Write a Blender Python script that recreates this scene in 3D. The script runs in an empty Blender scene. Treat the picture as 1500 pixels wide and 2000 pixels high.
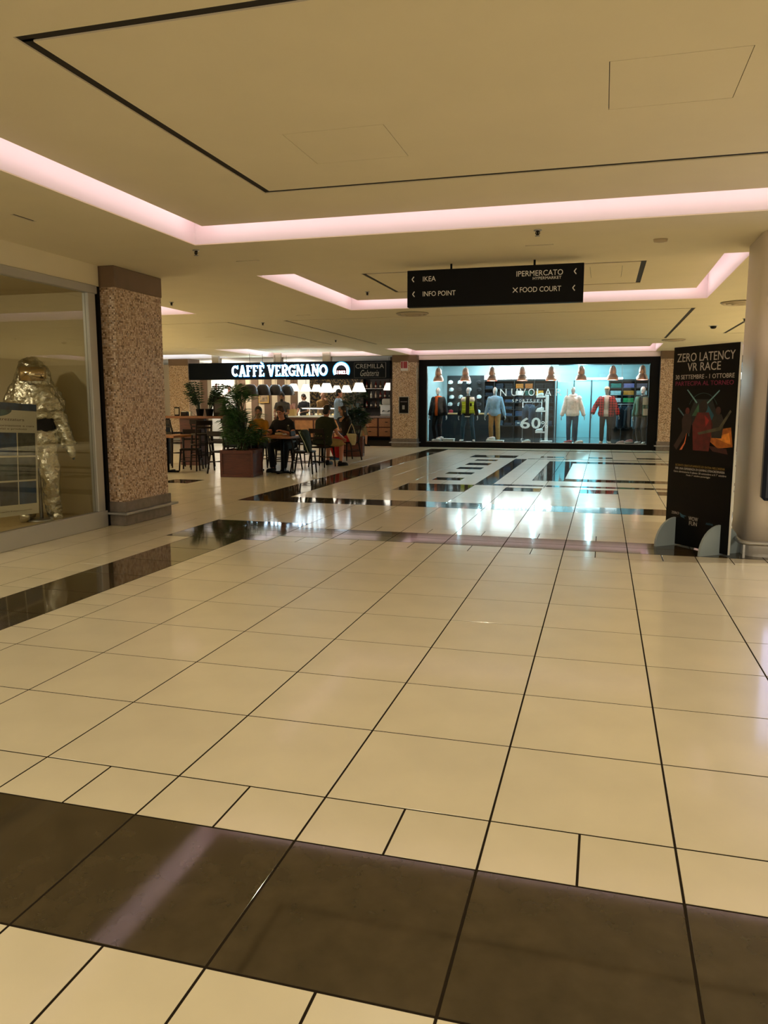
import bpy, math, random
from mathutils import Vector, Matrix, noise
R = math.radians
random.seed(7)
sc = bpy.context.scene
col = sc.collection
# ------------------------------------------------------------------ camera
cd = bpy.data.cameras.new('camera'); cam = bpy.data.objects.new('camera', cd); col.objects.link(cam)
CX, CY, CZ = -0.2773, -2.4937, 1.424
cam.location = (CX, CY, CZ); cam.rotation_euler = (R(90-8.02), 0, R(15.701))
cd.sensor_fit = 'VERTICAL'; cd.sensor_height = 24; cd.sensor_width = 18; cd.lens = 24*1510.96/2000
cd.clip_start = .05; cd.clip_end = 200
sc.camera = cam
# ------------------------------------------------------------------ world, lights, exposure
sc.view_settings.view_transform = 'Standard'; sc.view_settings.look = 'None'
sc.view_settings.gamma = 1; sc.view_settings.use_curve_mapping = False
sc.view_settings.exposure = 0.22
w = bpy.data.worlds.new('world'); sc.world = w; w.use_nodes = True
w.node_tree.nodes['Background'].inputs[0].default_value = (1.0, .88, .66, 1)
w.node_tree.nodes['Background'].inputs[1].default_value = .9
WARM = (1.0, .87, .62); COOL = (.48, .90, 1.0)
def lamp(name, kind, loc, power, color, radius=0.0, spot=None, size=None, rot=None):
    l = bpy.data.lights.new(name, kind); l.energy = power; l.color = color
    if kind == 'AREA':
        l.shape = 'RECTANGLE'; l.size, l.size_y = size
    else:
        l.shadow_soft_size = radius
    if kind == 'SPOT': l.spot_size = R(spot); l.spot_blend = 1.0
    o = bpy.data.objects.new(name, l); col.objects.link(o); o.location = loc
    if rot: o.rotation_euler = rot
    return o
# added fill spots without fittings, all outside the frame: near the camera, along the right hand mall and far left
for x, y, p in ((-4.6, -1.5, 60), (-1.5, -1.8, 80), (2.2, -1.6, 95), (-4.9, 1.2, 60), (-1.4, 1.6, 50), (3.6, 1.6, 250), (3.2, 5.4, 230), (4.0, 8.6, 460), (5.6, 12.0, 800), (6.6, 15.5, 1000), (7.4, 19.0, 900),
                (-12.5, 8.6, 1100), (-15.5, 12.5, 1300), (-19, 17, 900)):
    lamp('fill_spot', 'SPOT', (x, y, 2.9), p, WARM, 0.0, 165)
# cool shop light and warm cafe light
for x, y, p in ((-4.9, 23.5, 35), (-2.4, 23.5, 45), (-.6, 23.4, 150), (-4.6, 26, 15), (-1.1, 26.6, 260), (4.2, 24.5, 40)):
    lamp('shop_light', 'POINT', (x, y, 2.75), p, COOL, 0.05)
for x, y, p in ((-14.2, 24.6, 110), (-11.2, 24.6, 60)):
    lamp('cafe_light', 'POINT', (x, y, 2.6), p, (1, .86, .68), 0.05)
lamp('display_fill', 'POINT', (-6.5, 2.6, 2.5), 34, (1, .90, .70), 0.05)  # added lamp without a fitting, brightens the left window display
# ------------------------------------------------------------------ helpers
def lin(h):
    h = h.lstrip('#'); out = []
    for i in (0, 2, 4):
        c = int(h[i:i+2], 16)/255
        out.append(c/12.92 if c <= .04045 else ((c+.055)/1.055)**2.4)
    return (*out, 1)
MATS = {}
def mat(name, colr, rough=.5, metal=0, emit=0, var=0, vscale=8, bump=0, bscale=60, ior=1.5, ecol=None, island=0, stretch=None):
    if name in MATS: return MATS[name]
    m = bpy.data.materials.new(name); m.use_nodes = True; nt = m.node_tree; b = nt.nodes['Principled BSDF']
    c = lin(colr) if isinstance(colr, str) else (*colr, 1)
    b.inputs['Base Color'].default_value = c; b.inputs['Roughness'].default_value = rough
    b.inputs['Metallic'].default_value = metal; b.inputs['IOR'].default_value = ior
    if emit:
        b.inputs['Emission Color'].default_value = (lin(ecol) if ecol else c); b.inputs['Emission Strength'].default_value = emit
    tc = nt.nodes.new('ShaderNodeTexCoord'); src = tc.outputs['Object']
    if stretch:
        mp = nt.nodes.new('ShaderNodeMapping'); mp.inputs['Scale'].default_value = stretch; nt.links.new(src, mp.inputs[0]); src = mp.outputs[0]
    if var or island:
        mx = nt.nodes.new('ShaderNodeHueSaturation'); mx.inputs['Color'].default_value = c
        ns = nt.nodes.new('ShaderNodeTexNoise'); ns.inputs['Scale'].default_value = vscale; ns.inputs['Detail'].default_value = 5
        nt.links.new(src, ns.inputs['Vector'])
        mr = nt.nodes.new('ShaderNodeMapRange'); mr.inputs[1].default_value = .3; mr.inputs[2].default_value = .7
        mr.inputs[3].default_value = 1-var; mr.inputs[4].default_value = 1+var
        nt.links.new(ns.outputs['Fac'], mr.inputs[0]); val = mr.outputs[0]
        if island:
            gi = nt.nodes.new('ShaderNodeNewGeometry'); oi = nt.nodes.new('ShaderNodeObjectInfo')
            ad = nt.nodes.new('ShaderNodeMath'); ad.operation = 'ADD'; nt.links.new(gi.outputs['Random Per Island'], ad.inputs[0]); nt.links.new(oi.outputs['Random'], ad.inputs[1])
            fr = nt.nodes.new('ShaderNodeMath'); fr.operation = 'FRACT'; nt.links.new(ad.outputs[0], fr.inputs[0])
            ma = nt.nodes.new('ShaderNodeMath'); ma.operation = 'MULTIPLY_ADD'; ma.inputs[1].default_value = island; ma.inputs[2].default_value = -island/2; nt.links.new(fr.outputs[0], ma.inputs[0])
            s2 = nt.nodes.new('ShaderNodeMath'); s2.operation = 'ADD'; nt.links.new(val, s2.inputs[0]); nt.links.new(ma.outputs[0], s2.inputs[1]); val = s2.outputs[0]
        nt.links.new(val, mx.inputs['Value']); nt.links.new(mx.outputs[0], b.inputs['Base Color'])
    if bump:
        nb = nt.nodes.new('ShaderNodeTexNoise'); nb.inputs['Scale'].default_value = bscale; nb.inputs['Detail'].default_value = 4
        nt.links.new(src, nb.inputs['Vector'])
        bp = nt.nodes.new('ShaderNodeBump'); bp.inputs['Strength'].default_value = bump; bp.inputs['Distance'].default_value = .02
        nt.links.new(nb.outputs['Fac'], bp.inputs['Height']); nt.links.new(bp.outputs[0], b.inputs['Normal'])
    MATS[name] = m; return m
def glass(name, tint=(1, 1, 1), gl=1.0):
    m = bpy.data.materials.new(name); m.use_nodes = True; nt = m.node_tree; nt.nodes.clear()
    o = nt.nodes.new('ShaderNodeOutputMaterial'); t = nt.nodes.new('ShaderNodeBsdfTransparent'); t.inputs[0].default_value = (*tint, 1)
    g = nt.nodes.new('ShaderNodeBsdfGlossy'); g.inputs['Roughness'].default_value = .0; g.inputs[0].default_value = (gl, gl, gl, 1)
    f = nt.nodes.new('ShaderNodeFresnel'); gm = nt.nodes.new('ShaderNodeNewGeometry'); ma = nt.nodes.new('ShaderNodeMath'); ma.operation = 'MULTIPLY_ADD'; ma.inputs[1].default_value = 1/1.5-1.5; ma.inputs[2].default_value = 1.5; nt.links.new(gm.outputs['Backfacing'], ma.inputs[0]); nt.links.new(ma.outputs[0], f.inputs[0]); mx = nt.nodes.new('ShaderNodeMixShader')
    nt.links.new(f.outputs[0], mx.inputs[0]); nt.links.new(t.outputs[0], mx.inputs[1]); nt.links.new(g.outputs[0], mx.inputs[2]); nt.links.new(mx.outputs[0], o.inputs[0])
    return m
def cloth(h, **k): return mat('cloth_'+h, h, .9, var=k.get('var', .12), vscale=14, bump=.35, bscale=k.get('bscale', 25))
class MB:
    def __init__(s): s.v = []; s.f = []; s.sm = []
    def add(s, vs, fs, M=None, smooth=False):
        o = len(s.v)
        for v in vs:
            v = Vector(v); s.v.append(M @ v if M else v)
        for f in fs: s.f.append([i+o for i in f]); s.sm.append(smooth)
        return s
    def box(s, x0, x1, y0, y1, z0, z1, M=None):
        return s.add([(x, y, z) for z in (z0, z1) for y in (y0, y1) for x in (x0, x1)],
                     [(0, 2, 3, 1), (4, 5, 7, 6), (0, 1, 5, 4), (2, 6, 7, 3), (0, 4, 6, 2), (1, 3, 7, 5)], M)
    def cbox(s, x0, x1, y0, y1, z0, z1, c=.01, M=None):
        X, Y, Z = (x0, x1), (y0, y1), (z0, z1); vs = []; ix = {}
        for i in (0, 1):
            for j in (0, 1):
                for k in (0, 1):
                    a, b, d = X[i], Y[j], Z[k]; da, db, dd = c*(1-2*i), c*(1-2*j), c*(1-2*k)
                    for ax, p in enumerate(((a, b+db, d+dd), (a+da, b, d+dd), (a+da, b+db, d))): ix[i, j, k, ax] = len(vs); vs.append(p)
        fs = []
        for i in (0, 1):
            q = [ix[i, 0, 0, 0], ix[i, 1, 0, 0], ix[i, 1, 1, 0], ix[i, 0, 1, 0]]; fs.append(q if i else q[::-1])
            q = [ix[0, i, 0, 1], ix[1, i, 0, 1], ix[1, i, 1, 1], ix[0, i, 1, 1]]; fs.append(q[::-1] if i else q)
            q = [ix[0, 0, i, 2], ix[1, 0, i, 2], ix[1, 1, i, 2], ix[0, 1, i, 2]]; fs.append(q if i else q[::-1])
            for j in (0, 1):
                q = [ix[i, j, 0, 0], ix[i, j, 1, 0], ix[i, j, 1, 1], ix[i, j, 0, 1]]; fs.append(q if i != j else q[::-1])
                q = [ix[i, 0, j, 0], ix[i, 0, j, 2], ix[i, 1, j, 2], ix[i, 1, j, 0]]; fs.append(q if i != j else q[::-1])
                q = [ix[0, i, j, 1], ix[1, i, j, 1], ix[1, i, j, 2], ix[0, i, j, 2]]; fs.append(q[::-1] if i != j else q)
                for k in (0, 1):
                    t = [ix[i, j, k, 0], ix[i, j, k, 1], ix[i, j, k, 2]]; fs.append(t if (i+j+k) % 2 else t[::-1])
        return s.add(vs, fs, M)
    def loft(s, rings, n=16, M=None):   # rings: (centre, rx, ry, xaxis, yaxis)
        vs = []; fs = []
        for c, rx, ry, ax, ay in rings:
            c = Vector(c); ax = Vector(ax); ay = Vector(ay)
            for i in range(n):
                t = 2*math.pi*i/n; vs.append(c+ax*(rx*math.cos(t))+ay*(ry*math.sin(t)))
        for k in range(len(rings)-1):
            for i in range(n):
                a = k*n+i; b = k*n+(i+1) % n; fs.append((a, b, b+n, a+n))
        fs.append(tuple(range(n-1, -1, -1))); fs.append(tuple(range((len(rings)-1)*n, len(rings)*n)))
        return s.add(vs, fs, M, True)
    def tube(s, pts, r, n=8, M=None, flat=1.0):
        pts = [Vector(p) for p in pts]; rs = r if isinstance(r, (list, tuple)) else [r]*len(pts)
        rings = []; up = None
        for i, p in enumerate(pts):
            d = (pts[min(i+1, len(pts)-1)]-pts[max(i-1, 0)]).normalized()
            if up is None: up = Vector((0, 0, 1)) if abs(d.z) < .9 else Vector((0, 1, 0))
            ax = d.cross(up).normalized(); up = ax.cross(d).normalized()
            rings.append((p, rs[i], rs[i]*flat, ax, -up))
        # orient outward
        return s.loft([(c, a, b, ax, ay) for c, a, b, ax, ay in rings], n, M)
    def lathe(s, prof, n=20, c=(0, 0, 0), M=None, cap=True):
        vs = []; fs = []; cx, cy, cz = c
        for r, z in prof:
            for i in range(n):
                t = 2*math.pi*i/n; vs.append((cx+r*math.cos(t), cy+r*math.sin(t), cz+z))
        for k in range(len(prof)-1):
            for i in range(n):
                a = k*n+i; b = k*n+(i+1) % n; fs.append((a, b, b+n, a+n))
        if cap: fs.append(tuple(range(n-1, -1, -1))); fs.append(tuple(range((len(prof)-1)*n, len(prof)*n)))
        return s.add(vs, fs, M, True)
    def ell(s, c, r, n=14, M=None):
        m = max(6, n*2//3); vs = []; fs = []; r = r if isinstance(r, (list, tuple)) else (r, r, r)
        for k in range(1, m):
            p = math.pi*k/m
            for i in range(n):
                t = 2*math.pi*i/n; vs.append((c[0]+r[0]*math.sin(p)*math.cos(t), c[1]+r[1]*math.sin(p)*math.sin(t), c[2]-r[2]*math.cos(p)))
        for k in range(m-2):
            for i in range(n):
                a = k*n+i; b = k*n+(i+1) % n; fs.append((a, b, b+n, a+n))
        bt = len(vs); vs += [(c[0], c[1], c[2]-r[2]), (c[0], c[1], c[2]+r[2])]
        for i in range(n):
            fs.append((bt, (i+1) % n, i)); a = (m-2)*n; fs.append((bt+1, a+i, a+(i+1) % n))
        return s.add(vs, fs, M, True)
    def ext(s, poly, y0, y1, M=None):   # polygon (x,z) extruded along y
        n = len(poly); vs = [(x, y0, z) for x, z in poly]+[(x, y1, z) for x, z in poly]
        fs = [tuple(range(n)), tuple(range(2*n-1, n-1, -1))]+[(i, i+n, (i+1) % n+n, (i+1) % n) for i in range(n)]
        return s.add(vs, fs, M)
    def build(s, name, m, parent=None, remesh=0, smooth=0, disp=None, fix=True):
        me = bpy.data.meshes.new(name); me.from_pydata([tuple(v) for v in s.v], [], s.f)
        me.polygons.foreach_set('use_smooth', s.sm); me.update()
        if m: me.materials.append(m)
        o = bpy.data.objects.new(name, me); col.objects.link(o)
        if parent: o.parent = parent
        if remesh:
            q = o.modifiers.new('Remesh', 'REMESH'); q.mode = 'VOXEL'; q.voxel_size = remesh; q.use_smooth_shade = True
            if smooth: q = o.modifiers.new('Smooth', 'SMOOTH'); q.iterations = smooth; q.factor = .5
        if disp and disp[0] > .05:
            t = bpy.data.textures.new('crumple', 'CLOUDS'); t.noise_scale = .035; q = o.modifiers.new('Crumple', 'DISPLACE'); q.texture = t; q.strength = .022; q.texture_coords = 'LOCAL'
        if disp:
            t = bpy.data.textures.new('wrinkle', 'CLOUDS'); t.noise_scale = disp[1]; t.noise_depth = 2
            q = o.modifiers.new('Displace', 'DISPLACE'); q.texture = t; q.strength = disp[0]; q.texture_coords = 'LOCAL'
        return o
def props(o, label=None, cat=None, group=None, kind=None):
    for k, v in (('label', label), ('category', cat), ('group', group), ('kind', kind)):
        if v: o[k] = v
    return o
def thing(name, label, cat, loc=(0, 0, 0), rz=0, group=None, kind=None, s=1):
    o = bpy.data.objects.new(name, None); col.objects.link(o); o.location = loc; o.rotation_euler = (0, 0, rz); o.scale = (s, s, s)
    o.empty_display_size = .1
    return props(o, label, cat, group, kind)
def dup(root, loc, rz=0, label=None, group=None):
    def cp(o, parent):
        c = o.copy(); col.objects.link(c); c.parent = parent
        for ch in o.children: cp(ch, c)
        return c
    r = cp(root, None); r.location = loc; r.rotation_euler = (0, 0, rz)
    if label: r['label'] = label
    if group: r['group'] = group
    return r
def text(s, name, m, parent, x0, x1, z0, z1, y=0, ext=.003, shear=0, off=0, M=None):
    cu = bpy.data.curves.new(name, 'FONT'); cu.body = s; cu.extrude = ext; cu.shear = shear; cu.offset = off; cu.resolution_u = 3
    t = bpy.data.objects.new(name, cu); col.objects.link(t); bpy.context.view_layer.update()
    me = bpy.data.meshes.new_from_object(t.evaluated_get(bpy.context.evaluated_depsgraph_get()))
    col.objects.unlink(t); bpy.data.objects.remove(t)
    xs = [v.co.x for v in me.vertices]; ys = [v.co.y for v in me.vertices]; zs = [v.co.z for v in me.vertices]
    ax, bx, ay, by = min(xs), max(xs), min(ys), max(ys); zc = (max(zs)+min(zs))/2
    for v in me.vertices:
        p = Vector((x0+(v.co.x-ax)/(bx-ax)*(x1-x0), y-(v.co.z-zc), z0+(v.co.y-ay)/(by-ay)*(z1-z0))); v.co = M @ p if M else p
    me.materials.clear(); me.materials.append(m); me.name = name
    o = bpy.data.objects.new(name, me); col.objects.link(o); o.parent = parent
    return o
# ------------------------------------------------------------------ materials
CREAM = mat('cream_tile', (.70, .63, .45), .34, var=.05, vscale=3, island=.06)
CREAM.node_tree.nodes['Principled BSDF'].inputs['Coat Weight'].default_value = .55; CREAM.node_tree.nodes['Principled BSDF'].inputs['Coat Roughness'].default_value = .10
DARK = mat('dark_tile', (.056, .041, .021), .055, var=.22, vscale=9, island=.1, ior=1.65)
GROUT = mat('grout', (.022, .016, .010), .9, ior=1.1)
CEIL = mat('ceiling_paint', (.84, .75, .54), .85, var=.02, vscale=2)
RISER = mat('recess_paint', (.88, .82, .82), .8)
SLOT = mat('slot_black', (.008, .006, .005), .6)
LED = mat('led_strip', (1, .77, .81), .5, emit=5.0)
BLACK = mat('black_metal', (.004, .004, .005), .5, ior=1.25)
STEEL = mat('brushed_steel', (.42, .42, .42), .35, metal=.9, var=.1, vscale=4, stretch=(1, 1, 12))
ALU = mat('aluminium_frame', (.50, .50, .48), .38, metal=.7)
DWOOD = mat('dark_wood', (.016, .009, .006), .55, var=.2, vscale=6, ior=1.3)
MAHOG = mat('mahogany', (.10, .024, .010), .35, var=.25, vscale=3, stretch=(2, 2, 14))
OAK = mat('oak', (.42, .17, .055), .45, var=.25, vscale=4, stretch=(3, 3, 18))
TOPWOOD = mat('table_wood', (.30, .11, .035), .35, var=.25, vscale=4, stretch=(3, 16, 3))
WHITE = mat('white_paint', (.80, .80, .78), .5)
WHITEG = mat('white_gloss', (.82, .82, .80), .2)
BROWNCAP = mat('brown_capital', (.20, .125, .075), .5, var=.06, vscale=5)
STONE = mat('grey_stone', (.20, .165, .135), .3, var=.2, vscale=14)
GLASS = glass('shop_glass', (.95, .97, .96), .45); GLASS2 = glass('display_glass', (.93, .93, .88), .7)
LEAF = mat('leaf_green', (.026, .085, .020), .45, var=.5, vscale=6, island=.6)
LEAF2 = mat('leaf_deep', (.018, .055, .020), .35, var=.4, vscale=6, island=.5)
COPPER = mat('copper', (1.0, .52, .40), .34, metal=.75)
SHADE = mat('lit_lamp_shade', (1, .93, .80), .6, emit=2.0)
BULB = mat('bulb', (1, .95, .85), .5, emit=40)
CBULB = mat('cool_bulb', (.85, .97, 1), .5, emit=40)
SIGNTXT = mat('sign_white', (.88, .87, .84), .6)
def mosaic():
    m = bpy.data.materials.new('mosaic'); m.use_nodes = True; nt = m.node_tree; b = nt.nodes['Principled BSDF']; L = nt.links.new
    g = nt.nodes.new('ShaderNodeNewGeometry'); sp = nt.nodes.new('ShaderNodeSeparateXYZ'); L(g.outputs['Position'], sp.inputs[0])
    a = nt.nodes.new('ShaderNodeMath'); a.operation = 'ADD'; L(sp.outputs[0], a.inputs[0]); L(sp.outputs[1], a.inputs[1])
    cb = nt.nodes.new('ShaderNodeCombineXYZ'); L(a.outputs[0], cb.inputs[0]); L(sp.outputs[2], cb.inputs[1])
    sn = nt.nodes.new('ShaderNodeVectorMath'); sn.operation = 'SNAP'; sn.inputs[1].default_value = (.021, .021, 1); L(cb.outputs[0], sn.inputs[0])
    wn = nt.nodes.new('ShaderNodeTexWhiteNoise'); wn.noise_dimensions = '2D'; L(sn.outputs[0], wn.inputs['Vector'])
    cr = nt.nodes.new('ShaderNodeValToRGB'); cr.color_ramp.interpolation = 'CONSTANT'; e = cr.color_ramp.elements
    e[0].position = 0; e[0].color = (.22, .13, .075, 1); e[1].position = .10; e[1].color = (.40, .25, .15, 1)
    for p, c in ((.28, (.58, .40, .25)), (.52, (.70, .52, .36)), (.78, (.82, .66, .52)), (.94, (.50, .40, .32))):
        q = e.new(p); q.color = (*c, 1)
    L(wn.outputs['Value'], cr.inputs[0])
    fr = nt.nodes.new('ShaderNodeVectorMath'); fr.operation = 'FRACTION'; sc2 = nt.nodes.new('ShaderNodeVectorMath'); sc2.operation = 'DIVIDE'; sc2.inputs[1].default_value = (.021, .021, 1)
    L(cb.outputs[0], sc2.inputs[0]); L(sc2.outputs[0], fr.inputs[0]); s3 = nt.nodes.new('ShaderNodeSeparateXYZ'); L(fr.outputs[0], s3.inputs[0])
    gs = []
    for k in (0, 1):
        q = nt.nodes.new('ShaderNodeMath'); q.operation = 'GREATER_THAN'; q.inputs[1].default_value = .1; L(s3.outputs[k], q.inputs[0]); gs.append(q)
    mu = nt.nodes.new('ShaderNodeMath'); mu.operation = 'MULTIPLY'; L(gs[0].outputs[0], mu.inputs[0]); L(gs[1].outputs[0], mu.inputs[1])
    mx = nt.nodes.new('ShaderNodeMix'); mx.data_type = 'RGBA'; mx.inputs[6].default_value = (.30, .21, .14, 1); L(mu.outputs[0], mx.inputs[0]); L(cr.outputs[0], mx.inputs[7])
    L(mx.outputs[2], b.inputs['Base Color']); b.inputs['Roughness'].default_value = .35
    return m
MOSAIC = mosaic()
# ------------------------------------------------------------------ floor and tiles
floor = props(MB().box(-22, 9, -7, 30, -.20, -.0012).build('floor', GROUT), 'large cream floor tiles with dark tile bands', kind='structure')
Q = .605
DR = [(-4.5, 9, -.893, -.294), (-4.5, -3.9, -.294, 8*Q), (-4.8, -3.6, 8*Q, 6.05), (-3.6, 9, 5.142, 5.745),
      (-5.45, 9, 7.865, 8.47), (-5.45, -4.85, 8.47, 21.4), (-3.6, -2.4, 9.82, 10.96), (-8.0, -7.4, 9.9, 10.46),
      (-3.33, -2.79, 11.65, 12.18), (-3.33, -2.79, 12.93, 13.41), (-3.33, -2.79, 14.16, 14.70), (-3.33, -2.79, 15.32, 15.98), (-3.33, -2.79, 16.7, 17.17),
      (-3.65, -2.45, 17.88, 18.87), (-2.41, -2.11, 11.0, 17.6), (-1.5, -.93, 12.0, 17.0), (-.93, 9, 12.0, 12.5), (-.93, 9, 16.4, 17.0),
      (-2.1, 9, 11.0, 11.22), (-2.1, 9, 17.6, 17.75), (-4.85, 9, 21.1, 21.4)]
DR += [(x, x+.6, 10.15, 10.7) for x in (-1.82, -.6, .6, 1.8, 3.0)]+[(x, x+.6, 18.25, 18.7) for x in (-1.83, -.6, .6, 1.8, 3.0)]
YS = [-6.6-.033, -5.993, -5.388, -4.783, -4.178, -3.573, -2.968, -2.363, -1.758, -1.193, -.893, -.294]+[k*Q for k in range(9)]+[5.142, 5.445, 5.745, 6.05, 6.655, 7.26, 7.865, 8.47, 9.1, 9.82, 10.15, 10.46, 10.7, 10.96, 11.22, 11.65,
      12.0, 12.18, 12.5, 12.93, 13.41, 14.16, 14.7, 15.32, 15.98, 16.4, 16.7, 17.0, 17.17, 17.6, 17.75, 17.88, 18.25, 18.7, 18.87, 19.5, 20.3, 21.1, 21.4, 22.0, 22.4]
YS[0] = -6.598; YS = sorted(set(YS))
HALF = {(-1.193, -.893), (-.294, 0.0), (8*Q, 5.142), (5.745, 6.05)}
cells = []
for y0, y1 in zip(YS, YS[1:]):
    ym = (y0+y1)/2; step = .3 if any(abs(y0-a) < .002 and abs(y1-b) < .002 for a, b in HALF) else .6
    base = [i*step for i in range(int(-18/step), int(7.2/step)+1)]
    dk = [d for d in DR if d[2]-.001 <= ym <= d[3]+.001]
    ed = sorted({x for d in dk for x in d[:2] if -18 < x < 7.2})
    if 0 < y1 <= 8*Q+.01 and -.3 < y0: base += [-4.8] if step == .3 else []
    xs = sorted(set([b for b in base if all(abs(b-e) > .1 for e in ed)]+ed))
    if -.3 < ym < 8*Q: xs = [x for x in xs if not (-4.5+.01 < x < -3.9-.01)]
    for x0, x1 in zip(xs, xs[1:]):
        xm = (x0+x1)/2; dark = any(d[0] <= xm <= d[1] for d in dk)
        if xm < -6.0 and ym < 5.2: continue
        if -.01 < y0 and y1 < 8*Q+.01 and not dark and (abs(x0+3.9) < .01 or abs(x0+4.8) < .01) and x1-x0 < .35: cells += [(x0, x1, y0, (y0+y1)/2, dark), (x0, x1, (y0+y1)/2, y1, dark)]; continue
        cells.append((x0, x1, y0, y1, dark))
# narrow column splits beside the left dark band (square half tiles)
fwd = Vector((math.sin(R(-15.701))*math.cos(R(-8.02)), math.cos(R(-15.701))*math.cos(R(-8.02)), math.sin(R(-8.02))))
rt = Vector((math.cos(R(-15.701)), -math.sin(R(-15.701)), 0)); upv = rt.cross(fwd)
def shown(c):
    n = 0; z = 0
    for i in range(5):
        for j in range(5):
            d = Vector((c[0]+(c[1]-c[0])*(i+.5)/5-CX, c[2]+(c[3]-c[2])*(j+.5)/5-CY, -CZ)); k = d.dot(fwd)
            if k > .1 and abs(d.dot(rt)/k) < 750/1511 and abs(d.dot(upv)/k) < 1000/1511: n += 1; z += 1/k**3
    return z*(c[1]-c[0])*(c[3]-c[2])
cells.sort(key=shown, reverse=True)
G = .0040; tile_me = {}
def tile_mb(mb, x0, x1, y0, y1):
    c = .001; mb.add([(x0, y0, -.03), (x1, y0, -.03), (x1, y1, -.03), (x0, y1, -.03), (x0, y0, -c), (x1, y0, -c), (x1, y1, -c), (x0, y1, -c), (x0+c, y0+c, 0), (x1-c, y0+c, 0), (x1-c, y1-c, 0), (x0+c, y1-c, 0)],
           [(0, 1, 5, 4), (1, 2, 6, 5), (2, 3, 7, 6), (3, 0, 4, 7), (4, 5, 9, 8), (5, 6, 10, 9), (6, 7, 11, 10), (7, 4, 8, 11), (8, 9, 10, 11)])
rest = {True: MB(), False: MB()}
for i, (x0, x1, y0, y1, dk) in enumerate(cells):
    a, b = (x1-x0)/2-G, (y1-y0)/2-G
    if i < 285:
        key = (round(a, 3), round(b, 3), dk)
        if key not in tile_me:
            mb = MB(); tile_mb(mb, -a, a, -b, b); o = mb.build('tile', DARK if dk else CREAM, floor); tile_me[key] = o.data
        else:
            o = bpy.data.objects.new('tile', tile_me[key]); col.objects.link(o); o.parent = floor
        o.location = ((x0+x1)/2, (y0+y1)/2, 0)
    else: tile_mb(rest[dk], x0+G, x1-G, y0+G, y1-G)
props(rest[False].build('cream_tiles', CREAM, floor), kind='stuff')
props(rest[True].build('dark_tiles', DARK, floor), kind='stuff')
# ------------------------------------------------------------------ ceiling
def holed(z0, z1, rect, holes):
    mb = MB(); xs = sorted({rect[0], rect[1]}|{v for h in holes for v in h[:2] if rect[0] < v < rect[1]})
    ys = sorted({rect[2], rect[3]}|{v for h in holes for v in h[2:4] if rect[2] < v < rect[3]})
    for y0, y1 in zip(ys, ys[1:]):
        run = None
        for x0, x1 in list(zip(xs, xs[1:]))+[(None, None)]:
            solid = x0 is not None and not any(h[0] < (x0+x1)/2 < h[1] and h[2] < (y0+y1)/2 < h[3] for h in holes)
            if solid: run = (run[0], x1) if run else (x0, x1)
            elif run: mb.box(run[0], run[1], y0, y1, z0, z1); run = None
    return mb
def ring(x0, x1, y0, y1, wd=.062): return [(x0, x1, y0, y0+wd), (x0, x1, y1-wd, y1), (x0, x0+wd, y0+wd, y1-wd), (x1-wd, x1, y0+wd, y1-wd)]
CZ0 = 2.95
COVES = [(-4.18, 3.0, -.4, 4.57), (-4.38, 1.13, 6.4, 10.08), (-10.6, -7.12, 6.8, 9.86), (-6.3, 1.15, 19.0, 22.25), (-11.15, -7.25, 18.1, 22.1), (2.3, 7, 19.0, 22.25), (-18, -12.5, 18.1, 22.1), (3.4, 8, 6.4, 10.08)]
SLOTS = [(-6.1, 1.1, 11.25, 17.45), (-13, -7.22, 11.25, 17.25), (2.2, 8.5, 11.25, 16.4)]
VENTS = [(-4.99, 3.17, 0), (-4.05, 5.47, 1), (-.94, 5.47, 1), (-5.42, 10.56, 1), (-3.65, 14.47, 1), (-1.42, 11.0, 1), (-9.2, 14.2, 1)]
holes = list(COVES)
for s in SLOTS: holes += ring(*s)
vh = []
for x, y, h in VENTS: vh.append((x-.135, x+.135, y-.022, y+.022) if h else (x-.022, x+.022, y-.135, y+.135))
ceiling = props(holed(CZ0, CZ0+.008, (-18, 8.6, -6.6, 22.3), holes+vh).build('ceiling', CEIL), 'tan plasterboard ceiling with recesses and black slots', kind='structure')
for s in SLOTS:
    mb = MB()
    for r in ring(*s): mb.box(r[0]-.01, r[1]+.01, r[2]-.01, r[3]+.01, CZ0+.009, CZ0+.06)
    mb.build('ceiling_slot', SLOT, ceiling)
for v in vh: MB().box(v[0]-.01, v[1]+.01, v[2]-.01, v[3]+.01, CZ0+.009, CZ0+.05).build('ceiling_vent', SLOT, ceiling)
props(MB().box(-22, 9, -7, 30, 3.34, 3.4).build('roof', CEIL), 'slab above the suspended ceiling', kind='structure')
PZ = 3.085
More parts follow.
